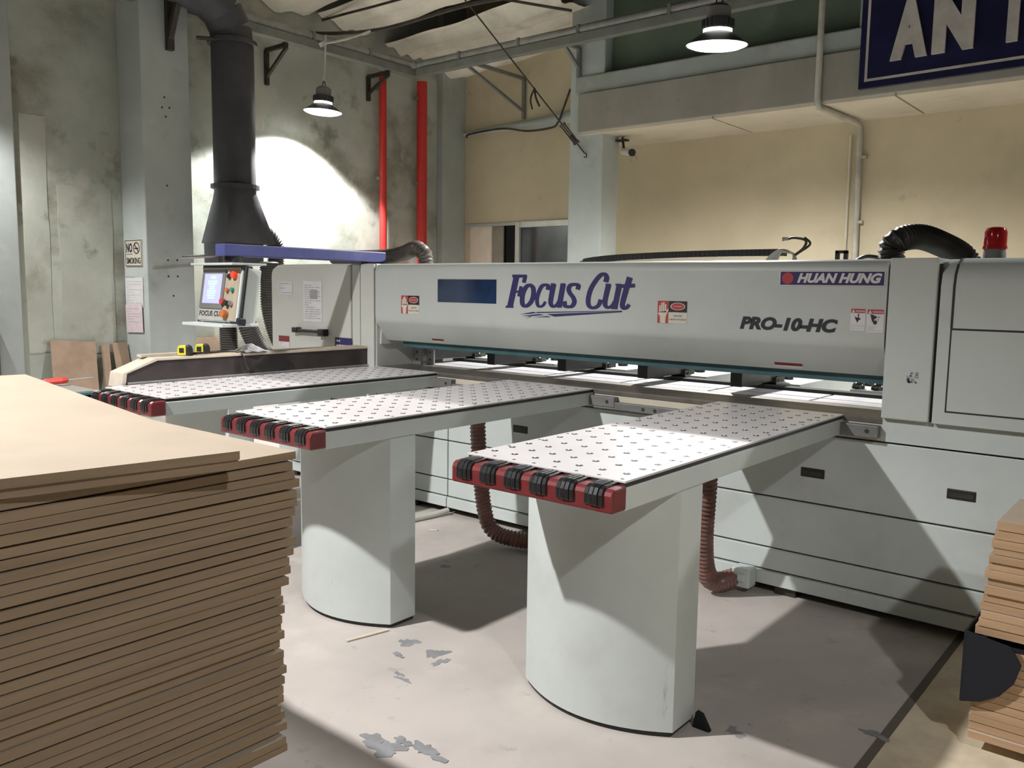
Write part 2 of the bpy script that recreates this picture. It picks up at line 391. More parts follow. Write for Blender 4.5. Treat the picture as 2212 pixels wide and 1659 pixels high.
for (pa, pb) in (((38, 242), (118, 760)), ((205, 290), (246, 332)), ((122, 398), (252, 760))):
    q0, q1 = on(pa, 'x', XL), on(pb, 'x', XL); rr_ = random.Random(pa[0])
    pts = []
    for (ya, za, yb, zb) in ((q0.y, q1.z, q1.y, q1.z), (q1.y, q1.z, q1.y, q0.z), (q1.y, q0.z, q0.y, q0.z), (q0.y, q0.z, q0.y, q1.z)):
        for t in range(8): pts.append((ya+(yb-ya)*t/8+rr_.uniform(-.006, .006), za+(zb-za)*t/8+rr_.uniform(-.01, .01)))
    MB().prism(pts, 'x', XL, XL+.004).build('plaster_patch', 'plaster', wl)

# ================================================================== ROOF TARP, RAILS, BRACKETS
tp = thing('roof_tarp', (-4.0, 4.0, 4.6), 'dirty beige tarp sheets sagging under the roof in the corner', 'tarp')
rnd = random.Random(3)
strips = [(-1.2, .9, 5.15), (.85, 2.1, 5.05), (2.05, 3.25, 4.98), (3.3, 4.25, 4.92), (4.45, 5.15, 4.80), (5.1, 6.0, 4.72)]
for i, (y0, y1, z0) in enumerate(strips):
    ph = rnd.uniform(0, 6)
    def f(u, v, y0=y0, y1=y1, z0=z0, ph=ph, i=i):
        x = -5.48+u*(3.1+.25*math.sin(ph+v*3)); w = .12*math.sin(u*math.pi)
        lo = y0+(w if i in (3, 4) else .0); y = lo+(y1-lo)*v
        z = z0-.16*math.sin(v*math.pi)*(.6+.4*math.sin(u*5+ph))+.22*u+.010*math.sin(u*17+ph+v*4)+.03*math.sin(v*17+ph+u)-.08*v
        return Vector((x, y, z))
    MB().grid(48, 14, f).build('fabric_sheet', 'tarp', tp, smooth=True, solid=.006)
# rods under the tarp
for pts, pln, r, lab in (
    (((1110, -8), (999, 14), (862, 54), (797, 67), (731, 72), (645, 69), (560, 52), (470, 22)), 3.2, .022, 'dark sagging rod running under the tarp above the hanging cord lamp'),
    (((880, -6), (800, 16), (731, 34), (640, 60)), 3.4, .016, 'thin dark rod holding the tarp beside the wall rail'),
    (((1075, -4), (1150, 9), (1234, 23)), 4.3, .016, 'thin dark rod crossing the tarp towards the back pillar')):
    tag(MB().tube(smooth_path([on(p, 'y', pln) for p in pts], 6), r, 8).build('tarp_rod', 'darkmetal', smooth=True), lab, 'rod', 'rods under the tarp')
# rail with pipe along the left wall and the back wall
rl = thing('overhead_rail', (-5.1, 4.62, 4.36), 'grey overhead rail with a pipe on top, running round the corner on brackets', 'rail')
MB().box(-5.14, -5.02, -4, 4.68, 4.30, 4.40).build('rail_beam', 'railmetal', rl, bevel=.004)
MB().box(-5.02, 6.5, 4.58, 4.68, 4.30, 4.40).build('rail_beam', 'railmetal', rl, bevel=.004)
c0 = [(-5.08, -4, 4.45), (-5.08, 2, 4.45), (-5.08, 4.3, 4.45), (-5.02, 4.55, 4.45), (-4.8, 4.63, 4.45), (-2, 4.63, 4.45), (6.5, 4.63, 4.45)]
MB().tube(smooth_path(c0, 6), .055, 12).build('pipe', 'pipegrey', rl, smooth=True)
for q in ((-4.2, 4.63), (-3.2, 4.63), (-2.3, 4.63), (-1.1, 4.63), (.4, 4.63)):
    MB().box(q[0]-.02, q[0]+.02, 4.57, 4.69, 4.39, 4.50).build('pipe_clip', 'railmetal', rl)
for yq in (1.9, 2.9, 3.8):
    MB().box(-5.14, -5.02, yq-.02, yq+.02, 4.39, 4.50).build('pipe_clip', 'railmetal', rl)
def bracket(wall, t, d0, d1, ztop, zbot, label, w=.045, diag=True):
    """triangular bracket fixed to a wall: leg on the wall, arm out to the rail, diagonal"""
    g = thing('wall_bracket', (d0, t, zbot) if wall == 'left' else (t, d0, zbot), label, 'bracket', 'brackets carrying the overhead rail')
    P = (lambda d, z: Vector((d, t, z))) if wall == 'left' else (lambda d, z: Vector((t, d, z)))
    MB().bar(P(d0, zbot), P(d0, ztop), w).build('leg', 'darkmetal' if wall == 'left' else 'railmetal', g)
    MB().bar(P(d0, ztop), P(d1, ztop), w).build('arm', 'darkmetal' if wall == 'left' else 'railmetal', g)
    if diag: MB().bar(P(d0, zbot+.1), P(d1, ztop-.03), w*.8).build('brace', 'darkmetal' if wall == 'left' else 'railmetal', g)
    return g
bracket('left', 2.52, XL+.03, -5.06, 4.27, 3.86, 'rusty triangular bracket on the mouldy wall beside the duct')
bracket('left', 4.14, XL+.03, -5.06, 4.27, 3.95, 'rusty bracket on the mouldy wall next to the thin red pipe')
bracket('left', .99, -4.97, -4.75, 4.42, 3.86, 'rusty bracket on the tall pillar next to the duct elbow', .07)
bracket('back', -4.22, YB-.03, 4.68, 4.42, 3.86, 'large grey triangular bracket on the back wall above the window')
bracket('back', -2.55, 4.97, 4.66, 4.36, 4.02, 'grey bracket on the back pillar under the rail')
# bracing wire with turnbuckle
wa, wb2 = on((1262, 330), 'y', 4.98), on((1000, -6), 'y', 3.6)
bw = thing('brace_wire', wa, 'diagonal brace wire with turnbuckle hooked to the back pillar', 'wire')
L_ = lambda t: wa.lerp(wb2, t)
MB().tube([wa, wb2], .009, 8).build('wire', 'darkmetal', bw, smooth=True)
tb = MB()
dv = (wb2-wa).normalized(); sd = dv.cross(Vector((0, 1, 0))).normalized()
p0, p1 = L_(.07), L_(.19)
for sg in (-1, 1): tb.tube([p0+sd*.028*sg, p1+sd*.028*sg], .009, 8)
for q in (p0, p1): tb.obox(q, (.075, .03, .03), Matrix((sd, dv.cross(sd), dv)).transposed())
tb.tube([L_(.07), L_(.12)], .018, 8)
tb.build('turnbuckle', 'darkmetal', bw)
MB().tube([wa+Vector((.0, 0, .0)), wa+Vector((.04, -.01, -.02)), wa+Vector((.04, -.01, -.06)), wa+Vector((.0, 0, -.05))], .008, 8).build('hook', 'darkmetal', bw, smooth=True)
MB().tube(smooth_path([L_(.42)+Vector((0, -.02, .02)), L_(.42)+Vector((.04, -.04, -.1)), L_(.42)+Vector((.08, -.02, -.2))], 4), .012, 6).tube(smooth_path([L_(.43), L_(.43)+Vector((-.03, -.03, -.12)), L_(.43)+Vector((-.01, -.02, -.24))], 4), .01, 6).build('loose_end', 'darkmetal', bw, smooth=True)
# cable on the back wall
cpts = [on(p, 'y', YB-.13) for p in ((1008, 298), (1015, 290), (1085, 278), (1140, 283), (1190, 276), (1205, 265), (1218, 232), (1232, 192))]
tag(MB().tube(smooth_path(cpts, 6), .014, 8).build('wall_cable', 'darkmetal', smooth=True), 'black cable slung along the rough plaster band of the back wall', 'cable')

# ================================================================== LAMPS
def make_lamp():
    g = thing('high_bay_lamp', (0, 0, 0), '', 'lamp', 'conical high-bay lamps')
    MB().lathe([(.235, 0), (.237, .004), (.16, .06), (.108, .095), (.10, .092), (.15, .055), (.228, .0)], 40, caps=False).build('reflector', 'lampdark', g, smooth=True)
    MB().lathe([(.228, .004), (.19, -.012), (.10, -.02), (.001, -.022)], 40, caps=False).build('diffuser', 'glow', g, smooth=True)
    MB().lathe([(.108, .095), (.108, .118)], 40).build('light_ring', 'glow', g, smooth=True)
    hs = MB().lathe([(.112, .118), (.115, .125), (.115, .19), (.10, .195)], 40)
    for k in range(20):
        a = 2*math.pi*k/20
        hs.obox((.116*math.cos(a), .116*math.sin(a), .157), (.016, .006, .06), Matrix.Rotation(a, 3, 'Z'))
    hs.build('heat_sink', 'lampdark', g)
    MB().lathe([(.092, .195), (.092, .275), (.06, .30), (.02, .305)], 32).build('driver_housing', 'lampgrey', g, smooth=True)
    MB().tube([(-.03, 0, .30), (-.02, 0, .35), (0, 0, .37), (.02, 0, .35), (.03, 0, .30)], .007, 8).build('hanger', 'lampdark', g, smooth=True)
    return g
proto = make_lamp()
lamp_roots = [proto]+[copy_tree(proto) for _ in LAMPS[1:]]
for g, (i, (x, y, z, tx, ty, e, ha, bl, lab)) in zip(lamp_roots, enumerate(LAMPS)):
    g.location = (x, y, z); g.rotation_euler = (R(tx), R(ty), 0); g['label'] = lab
    ld = bpy.data.lights.new('lamp_light', 'SPOT'); lo = bpy.data.objects.new('lamp_light', ld); COL.objects.link(lo)
    ld.energy = e; ld.color = LAMP_COL; ld.spot_size = R(2*ha); ld.spot_blend = bl; ld.shadow_soft_size = .06
    lo.parent = g; lo.location = (0, 0, -.08)
    if i == 0: lo.rotation_euler = (R(-4), R(6), 0)      # extra tilt added to throw the light pool onto the wall
    cordtop = tuple(on((697, 95), 'y', y)) if i == 0 else (x-.10, y+.1, 6.55)
    ORG[g.name] = Vector((x, y, z))
    cp = [(0, 0, .37), (.008, 0, .6), (-.004, 0, .9), (cordtop[0]-x, cordtop[1]-y, cordtop[2]-z)]
    cme = MB().tube(smooth_path([Vector(p)+Vector((x, y, z)) for p in cp], 6), .010 if i == 0 else .016, 8).build('cord', 'cord' if i == 0 else 'lampdark', g, smooth=True)
# tie of the left lamp: white cable running to the tarp rod
ta = on((697, 95), 'y', 2.9)
tb_ = on((805, 65), 'y', 3.2)
tag(MB().tube(smooth_path([ta, ta.lerp(tb_, .5)-Vector((0, 0, .02)), tb_], 6), .013, 8).obox(ta, (.06, .06, .05), Matrix.Rotation(.6, 3, 'X')).build('lamp_cable', 'cord', smooth=False), 'white cable tying the cord lamp near the mouldy wall to the tarp rod', 'cable')
# ================================================================== PIPES ON THE WALLS
for (yy, r, xx, lab) in ((4.30, .052, -5.36, 'thin red vertical fire pipe on the mouldy wall'), (5.03, .075, -5.34, 'thick red vertical fire pipe beside the corner pillar')):
    g = thing('fire_pipe', (xx, yy, 0), lab, 'pipe', 'red fire pipes')
    MB().tube([(xx, yy, 0), (xx, yy, 4.35)], r, 20).build('pipe', 'redpipe', g, smooth=True)
    for zc in (1.2, 2.9, 4.1):
        MB().box(xx-.02-r, xx+.0, yy-r-.012, yy+r+.012, zc, zc+.04).build('pipe_clamp', 'railmetal', g)
xq = .445
cond = [(xq, 4.90, 6.5), (xq, 4.90, 3.36), (xq+.01, 4.93, 3.29), (xq+.04, 5.05, 3.28), (xq+.09, 5.85, 3.27), (xq+.10, 5.93, 3.24), (xq+.10, 5.95, 3.15), (xq+.14, 5.95, 0)]
g = thing('conduit_pipe', (xq, 4.9, 0), 'greyish plastic conduit coming down in front of the lintel and along the yellow wall', 'pipe')
MB().tube(cond, .032, 12).build('pipe', 'conduit', g, smooth=True)
for zc in (2.2, 2.9): MB().box(xq+.08, xq+.18, 5.93, 6.0, zc, zc+.03).build('clip', 'conduit', g)
tag(MB().tube([on((1838, 292), 'y', 5.975), on((1825, 552), 'y', 5.975), on((1815, 800), 'y', 5.975)], .014, 8).build('thin_conduit', 'soffit', smooth=True), 'thin pale conduit on the yellow wall beside the grey one', 'pipe')
# surveillance camera
c = on((1362, 328), 'y', 5.3)
g = thing('surveillance_camera', (c.x-.1, c.y, c.z), 'small white bullet camera mounted beside the back pillar', 'camera')
MB().tube([(c.x-.14, c.y+.03, 3.30), (c.x-.10, c.y+.0, c.z+.06), (c.x-.06, c.y, c.z+.01)], .016, 10).box(c.x-.22, c.x-.06, c.y-.03, c.y+.06, 3.255, 3.275).build('mount', 'darkmetal', g)
MB().tube([(c.x-.12, c.y+.02, c.z+.02), (c.x+.05, c.y-.06, c.z-.02)], .042, 16).build('housing', 'white', g, smooth=True)
MB().tube([(c.x+.05, c.y-.06, c.z-.02), (c.x+.075, c.y-.072, c.z-.026)], .044, 16).build('lens_hood', 'black', g, smooth=True)
MB().tube([(c.x+.06+.045*math.cos(a*.63), c.y-.02, c.z-.10+.045*math.sin(a*.63)) for a in range(11)], .008, 6).build('cable_loop', 'conduit', g, smooth=True)
# ================================================================== WALL SIGN
sl = on((1853, 193), 'y', 4.84)
pl = Plane((sl.x, 4.84, sl.z), (1, 0, .012), (0, 0, 1))
g = thing('safety_sign', (sl.x+1.6, 4.86, sl.z), 'large navy sign board with raised pale letters hung before the lintel', 'sign')
MB().obox(pl.p(1.6, .55, -.03), (3.2, .05, 1.1), Matrix((pl.U, pl.N*-1, pl.V)).transposed()).build('board', 'signnavy', g)
mb = MB()
for (a, b, c2, d2) in ((.055, 3.14, .06, .085), (.055, .08, .085, 1.04), (.055, 3.14, 1.04, 1.065), (3.115, 3.14, .085, 1.04)):
    rect(mb, pl, a, b, c2, d2, .0, 0)
mb.build('border_line', 'signletter', g)
mb = MB()
def at(px):
    q = on(px, 'y', 4.83)-pl.O; return q.dot(pl.U), q.dot(pl.V)
base = at((1928, 133))[1]; top = base+.55
for ch, (pa, pb) in zip('ANT', (((1924, 100), (2003, 100)), ((2013, 100), (2102, 100)), ((2153, 60), (2222, 60)))):
    put_text(mb, pl, ch, at(pa)[0], at(pb)[0], base, top, .035, 0, bold=.085, thick=.03)
mb.build('lettering', 'signletter', g)

# ================================================================== DUCT
dx, dy = -4.77, on((505, 250), 'x', -4.77).y
g = thing('extraction_duct', (dx, dy, 1.8), 'dark grey round extraction duct with a flared hood beside the tall pillar', 'duct')
MB().tube([(dx, dy, 2.5), (dx, dy, 4.05)], .225, 28).build('pipe', 'duct', g, smooth=True)
el = [(dx, dy, 4.03), (dx, dy-.02, 4.18), (dx, dy-.12, 4.34), (dx, dy-.30, 4.46), (dx+.0, dy-.6, 4.52), (dx, dy-1.2, 4.54)]
for a, b in zip(el, el[1:]):
    MB().tube([a, b], .222, 24).build('elbow_segment', 'duct', g, smooth=True)
for zz in (2.50, 4.03): MB().lathe([(.225, zz-.02), (.262, zz-.02), (.262, zz+.02), (.225, zz+.02)], 28, (dx, dy, 0)).build('flange', 'duct', g)
MB().tube([(dx+.05, dy-.22, 4.02), (dx+.0, dy-.42, 4.0)], .02, 8).build('damper_lever', 'darkmetal', g)
# hood: circle to wide rectangle
hd = MB(); n = 32; rings = []
for t in (0, .06, .3, .62, 1.0):
    ring = []
    for k in range(n):
        a = 2*math.pi*k/n; ca, sa = math.cos(a), math.sin(a)
        rx, ry = .25, .31; q = max(abs(ca), abs(sa)); e = min(1.0, t*1.15)
        cx_, cy_ = .225*ca, .225*sa; sx_, sy_ = rx*ca/q, ry*sa/q
        e2 = 0 if t <= .06 else (t-.06)/.94
        ring.append((dx+cx_+(sx_-cx_)*e2, dy+.03*e2+cy_+(sy_-cy_)*e2, 2.48-.6*t))
    rings.append(ring)
vs = [p for r_ in rings for p in r_]
hd._add(vs, [(i*n+k, (i+1)*n+k, (i+1)*n+(k+1) % n, i*n+(k+1) % n) for i in range(len(rings)-1) for k in range(n)] + [tuple(range((len(rings)-1)*n, len(rings)*n))[::-1]])
hd.build('hood', 'duct', g, smooth=True)
MB().box(dx-.2, dx+.22, dy-.28, dy+.2, 1.66, 1.88).build('outlet_box', 'duct', g, bevel=.005)
MB().tube([(dx+.1, dy-.28, 1.74), (dx+.15, dy-.75, 1.70)], .018, 8).build('gate_lever', 'steel', g)
hose('flexible_hose', [(dx-.02, dy-.12, 1.70), (dx-.02, dy-.12, 1.2), (dx-.02, dy-.10, .3), (dx, dy-.1, .06)], .095, 'hosegrey', 'dark grey hose dropping straight from the hood to the floor', .026, group='flexible hoses under the hood')
HX = -4.6
hp = lambda pts: [on(p, 'x', HX) for p in pts]
hose('flexible_hose', [v+Vector((.05, 0, 0)) for v in hp(((520, 575), (520, 630), (526, 690), (540, 728), (562, 762), (600, 790)))]+[on((640, 850), 'x', HX), Vector((HX, on((660, 850), 'x', HX).y, .12))], .098, 'hosegrey', 'dark grey hose bending from the hood behind the control panel', .026, group='flexible hoses under the hood')
hose('flexible_hose', [v+Vector((.22, 0, 0)) for v in hp(((556, 566), (557, 610), (559, 660), (572, 712), (592, 750), (625, 775)))]+[v+Vector((.22, 0, 0)) for v in (on((655, 830), 'x', HX), Vector((HX, on((670, 850), 'x', HX).y, .12)))], .098, 'hosegrey', 'dark grey hose curving from the hood towards the cabinet with the black handle', .026, group='flexible hoses under the hood')
hose('flexible_hose', [v+Vector((-.1, 0, 0)) for v in hp(((575, 508), (594, 512), (606, 530), (607, 560), (604, 610), (600, 680)))], .09, 'hosegrey', 'short dark hose leaving the side outlet of the hood', .026, group='flexible hoses under the hood')

# ================================================================== PILLAR SIGN AND PAPERS
py = .676
pl = Plane((0, py, 0), (1, 0, 0), (0, 0, 1))
g = thing('no_smoking_sign', (-5.27, py, 1.60), 'cream no smoking plaque on the bright face of the tall pillar', 'sign')
mb = MB(); mb.box(-5.44, -5.08, py-.008, py+.006, 1.605, 1.89); mb.build('plaque', 'cream', g, bevel=.003)
mb = MB(); d = .0095
for (a, b, c2, d2) in ((-5.435, -5.085, 1.61, 1.617), (-5.435, -5.085, 1.878, 1.885), (-5.435, -5.427, 1.61, 1.885), (-5.093, -5.085, 1.61, 1.885)): rect(mb, pl, a, b, c2, d2, d)
put_text(mb, pl, 'NO', -5.41, -5.28, 1.755, 1.855, d, bold=.04)
put_text(mb, pl, 'SMOKING', -5.41, -5.11, 1.635, 1.70, d, bold=.03)
rect(mb, pl, -5.41, -5.28, 1.735, 1.74, d)
ring = [(-5.19+.07*math.cos(2*math.pi*i/24), 1.80+.062*math.sin(2*math.pi*i/24)) for i in range(25)]
for i in range(24):
    a, b = ring[i], ring[i+1]; s2 = lambda q: (-5.19+(q[0]+5.19)*.82, 1.80+(q[1]-1.80)*.82)
    fpoly(mb, pl, [a, b, s2(b), s2(a)], d)
fpoly(mb, pl, [(-5.24, 1.838), (-5.23, 1.848), (-5.14, 1.762), (-5.15, 1.752)], d)
fpoly(mb, pl, [(-5.235, 1.79), (-5.235, 1.803), (-5.15, 1.803), (-5.15, 1.79)], d)
mb.build('lettering', 'ink', g)
rr = random.Random(5)
g = thing('notice_sheet', (-5.27, py, 1.16), 'white printed sheet taped to the pillar below the no smoking plaque', 'paper', 'sheets on the pillar')
MB().box(-5.47, -5.09, py-.003, py, 1.17, 1.49).build('sheet', 'paper', g)
mb = MB(); scribble(mb, pl, -5.45, -5.11, 1.2, 1.46, 9, .0036, 0, rr, .12); rect(mb, pl, -5.48, -5.25, 1.487, 1.497, .0036, 0); mb.build('print', 'greyink', g)
g = thing('notice_sheet', (-5.27, py, .9), 'pinkish printed sheet in a sleeve hanging lowest on the pillar', 'paper', 'sheets on the pillar')
MB().obox((-5.28, py-.012, 1.05), (.36, .004, .30), Matrix.Rotation(R(-2), 3, 'Y')).build('sheet', 'pinkpaper', g)
mb = MB(); scribble(mb, pl, -5.43, -5.14, 1.0, 1.17, 6, .0155, 0, rr, .12); mb.build('print', 'greyink', g)
# bolt holes on the pillar side
mb = MB()
for (a, b) in ((355, 210), (350, 232), (366, 233), (358, 252), (361, 401), (363, 562), (383, 562), (364, 597), (384, 597), (375, 639)):
    q = on((a, b), 'x', -4.999); mb.tube([(q.x-.004, q.y, q.z), (q.x+.001, q.y, q.z)], .011, 8)
o = mb.build('bolt_holes', 'groove', bpy.data.objects['wall_pillar'])

# ================================================================== BEAM SAW
BX0, BX1 = -.60, 2.65; YF = -.04
saw = thing('beam_saw', (1.0, .5, 0), 'long pale grey beam panel saw with blue lettering on its front cover', 'machine')
# front cover of the pressure beam
prof = [(YF, 1.235), (YF, 1.53), (YF+.006, 1.555), (YF+.02, 1.573), (YF+.045, 1.582), (.43, 1.585), (.43, 1.10), (.10, 1.075), (.065, 1.075), (.03, 1.125)]
prof = [(YF, 1.53), (YF+.004, 1.548), (YF+.014, 1.564), (YF+.03, 1.576), (YF+.05, 1.582), (.43, 1.584), (.43, 1.09), (.068, 1.075), (YF+.012, 1.195), (YF+.006, 1.208), (YF+.002, 1.222), (YF, 1.245)]
cover = MB().prism(prof, 'x', BX0+.012, BX1-.006).build('front_cover', 'cover', saw, smooth=True)
cover.modifiers['edges'].split_angle = R(30)
MB().box(BX0, BX1, .11, .42, 1.10, 1.57).build('beam_core', 'groove', saw)
MB().box(-.47, 2.64, .10, .20, 1.035, 1.078).build('teal_rail', 'teal', saw)
MB().prism([(YF+.05, 1.05), (.10, 1.05), (.10, 1.2), (YF+.06, 1.2)], 'x', BX0, BX0+.012).build('cover_end_plate', 'tower', saw)
pc = Plane((0, YF, 0), (1, 0, 0), (0, 0, 1))
def uv(px, y=YF): q = on(px, 'y', y); return q.x, q.z
wx0, wz1 = uv((946, 603)); wx1, wz0 = uv((1072, 656))
MB().box(wx0, wx1, YF-.002, YF+.01, wz0, wz1).build('inspection_window', 'bluewin', cover)
# brand lettering, drawn as brush strokes
mb = MB()
def cpx(u, v): return uv((1060+u/6.506, 570+v/6.506), YF)
SD = [.0012]
def stroke(pts, w0, w1=None, d=None, closed=False, sm=True):
    SD[0] += .00012; d = SD[0]
    P2 = [Vector((a, b, 0)) for a, b in pts]
    if sm and len(P2) > 2: P2 = smooth_path(P2, 5)
    N = len(P2); w1 = w0 if w1 is None else w1; Ls, Rs = [], []
    for i, p in enumerate(P2):
        if closed: t = P2[(i+1) % (N-1)]-P2[(i-1) % (N-1)]
        else: t = P2[min(i+1, N-1)]-P2[max(0, i-1)]
        t.normalize(); nrm = Vector((-t.y, t.x, 0)); w = 1.2*(w0+(w1-w0)*i/(N-1))/2
        w *= .72+.42*abs(t.y)          # broad-nib contrast: stems thick, bars thin
        Ls.append(p+nrm*w); Rs.append(p-nrm*w)
    for i in range(N-1):
        fpoly(mb, pc, [cpx(q.x, q.y) for q in (Ls[i], Ls[i+1], Rs[i+1], Rs[i])], d, 0)
stroke([(368, 160), (270, 610)], 60, sm=False)
stroke([(305, 172), (508, 172)], 50, sm=False); stroke([(490, 165), (466, 265)], 40, sm=False)
stroke([(320, 390), (412, 390)], 34, sm=False); stroke([(430, 315), (396, 458)], 34, sm=False)
stroke([(212, 602), (322, 602)], 34, sm=False)
stroke([(560, 298), (598, 340), (602, 430), (572, 530), (505, 592), (452, 570), (445, 470), (470, 375), (515, 310), (560, 298)], 48, closed=True)
stroke([(806, 365), (812, 318), (780, 296), (725, 310), (680, 390), (652, 500), (664, 580), (700, 600), (740, 580), (772, 530)], 50, 30)
stroke([(888, 280), (850, 480), (846, 560), (880, 598), (930, 575), (968, 510)], 54, 34)
stroke([(1022, 280), (962, 605)], 54, sm=False); stroke([(846, 286), (905, 286)], 30, sm=False); stroke([(982, 286), (1050, 286)], 30, sm=False); stroke([(935, 602), (1003, 602)], 30, sm=False)
stroke([(1222, 360), (1236, 305), (1190, 288), (1125, 300), (1098, 350), (1115, 410), (1160, 470), (1178, 530), (1150, 590), (1095, 602), (1045, 585), (1038, 525)], 46)
stroke([(1618, 255), (1632, 195), (1610, 150), (1560, 150), (1490, 220), (1415, 340), (1376, 470), (1376, 570), (1420, 615), (1490, 605), (1530, 560), (1545, 500)], 52, 42)
stroke([(1660, 288), (1612, 500), (1612, 580), (1650, 612), (1705, 590), (1748, 520)], 54, 34)
stroke([(1812, 288), (1744, 622)], 54, sm=False); stroke([(1618, 292), (1690, 292)], 30, sm=False); stroke([(1758, 292), (1838, 292)], 30, sm=False); stroke([(1700, 622), (1785, 622)], 30, sm=False)
stroke([(1958, 188), (1900, 380), (1855, 550), (1862, 615), (1905, 618), (1952, 570)], 60, 36)
stroke([(1845, 312), (2030, 303)], 56, sm=False)
for pp in ([(790, 706), (1780, 668), (1850, 662), (1850, 678), (900, 742)], [(650, 676), (1840, 658), (1840, 664), (640, 692)], [(415, 708), (600, 674), (650, 690), (560, 702)], [(440, 734), (680, 704), (760, 718), (560, 736)], [(600, 752), (800, 732), (850, 748)], [(485, 775), (560, 736), (572, 742)]):
    fpoly(mb, pc, [cpx(*q) for q in pp], .0015, 0)
mb.build('brand_lettering', 'navy', cover)
mb = MB()
a, b = uv((1598, 713)); c2, e2 = uv((1811, 684))
zA, zB = uv((1700, 713))[1], uv((1700, 686))[1]
put_text(mb, pc, 'PRO-10-HC', a, c2, zA-.004, zB, .0015, bold=.055, shear=.22)
mb.build('model_lettering', 'ink', cover)
# maker badge
a, b = uv((1684, 617)); c2, e2 = uv((1914, 586)); b = uv((1800, 618))[1]; e2 = uv((1800, 585))[1]
mb = MB(); mb.box(a, c2, YF-.003, YF, b, e2); rect(mb, pc, a+.004, c2-.004, b+.004, e2-.004, .0036, 1)
ell(mb, pc, a+.038, (b+e2)/2, .028, .028, .0042, 2, 28, .12)
put_text(mb, pc, 'HUAN HUNG', a+.082, c2-.012, b+.013, e2-.010, .0042, 0, bold=.05, shear=.3)
mb.build('maker_badge', ['white', 'navy', 'redink'], cover)
# hand warning stickers
def hand_sticker(x0, x1, z0, z1):
    mb = MB(); w, h = x1-x0, z1-z0; U = lambda t: x0+t*w; V = lambda t: z0+t*h
    mb.box(x0, x1, YF-.0015, YF, z0, z1)
    rect(mb, pc, U(0), U(.38), V(0), V(1), .002, 1); rect(mb, pc, U(.38), U(1), V(.5), V(1), .002, 2)
    fpoly(mb, pc, [(U(.10), V(0)), (U(.28), V(0)), (U(.29), V(.30)), (U(.37), V(.55)), (U(.38), V(.66)), (U(.33), V(.62)), (U(.30), V(.55)), (U(.06), V(.5)), (U(.02), V(.42)), (U(.09), V(.3))], .0026, 0)
    for k, (c3, t3) in enumerate(((.08, .80), (.145, .92), (.21, .95), (.275, .86))):
        fpoly(mb, pc, [(U(c3-.027), V(.48)), (U(c3+.027), V(.48)), (U(c3+.025), V(t3-.02)), (U(c3), V(t3)), (U(c3-.025), V(t3-.02))], .0026, 0)
    ell(mb, pc, U(.69), V(.76), w*.25, h*.17, .0026, 0); ell(mb, pc, U(.69), V(.76), w*.22, h*.145, .0032, 1)
    put_text(mb, pc, 'DANGER', U(.55), U(.83), V(.73), V(.79), .0038, 0)
    put_text(mb, pc, 'UNDOWN', U(.55), U(.84), V(.30), V(.37), .002, 2, bold=.01)
    put_text(mb, pc, 'GIRDER OF HAND', U(.41), U(.98), V(.14), V(.21), .002, 2, bold=.01)
    mb.build('hand_sticker', ['cream', 'redink', 'ink'], cover)
for p, q in (((867, 677), (906, 639)), ((1420, 697), (1485, 651))):
    a, b = uv(p); c2, e2 = uv(q); hand_sticker(a, c2, b, e2)
def warn_sticker(x0, x1, z0, z1, kind):
    mb = MB(); w, h = x1-x0, z1-z0; U = lambda t: x0+t*w; V = lambda t: z0+t*h
    mb.box(x0, x1, YF-.0015, YF, z0, z1)
    rect(mb, pc, U(.02), U(.98), V(.80), V(.99), .002, 1)
    fpoly(mb, pc, [(U(.08), V(.82)), (U(.28), V(.82)), (U(.18), V(.97))], .0026, 0)
    put_text(mb, pc, 'WARNING', U(.32), U(.96), V(.84), V(.93), .0026, 0, bold=.01)
    if kind == 0: S = [[(.2, .74), (.3, .62), (.45, .6), (.62, .58), (.7, .52), (.58, .5), (.5, .42), (.44, .36), (.42, .44), (.34, .52)], [(.48, .76), (.58, .76), (.55, .6), (.5, .6)]]
    else: S = [[(.2, .78), (.36, .76), (.56, .70), (.6, .64), (.44, .58), (.4, .48), (.34, .44), (.26, .62)], [(.64, .66), (.72, .70), (.74, .64)], [(.62, .56), (.7, .58), (.68, .52)]]
    for s3 in S: fpoly(mb, pc, [(U(a2), V(b2)) for a2, b2 in s3], .0026, 2)
    if kind: ell(mb, pc, U(.5), V(.44), w*.12, h*.09, .0026, 2)
    r2 = random.Random(kind); scribble(mb, pc, U(.08), U(.92), V(.06), V(.28), 4, .002, 3, r2, .2)
    mb.build('warning_sticker', ['white', 'redink', 'ink', 'greyink'], cover)
a, b = uv((1836, 714)); c2, e2 = uv((1873, 667)); warn_sticker(a, c2-.004, b, e2, 0); d3 = uv((1914, 719)); warn_sticker(c2+.002, d3[0]-.012, d3[1]-.002, uv((1890, 668))[1], 1)
# small red tags on the slanted skirt of the cover
sk = Plane((0, .068, 1.075), (1, 0, 0), (0, -.096, .12))
for (xa, xb) in ((-.145, -.035), (2.13, 2.27)):
    mb = MB(); rect(mb, sk, xa, xb, .012, .045, .001, 1); rect(mb, sk, xa+.003, xb-.003, .026, .043, .0016, 0); mb.build('red_tag', ['darkred', 'white'], cover)
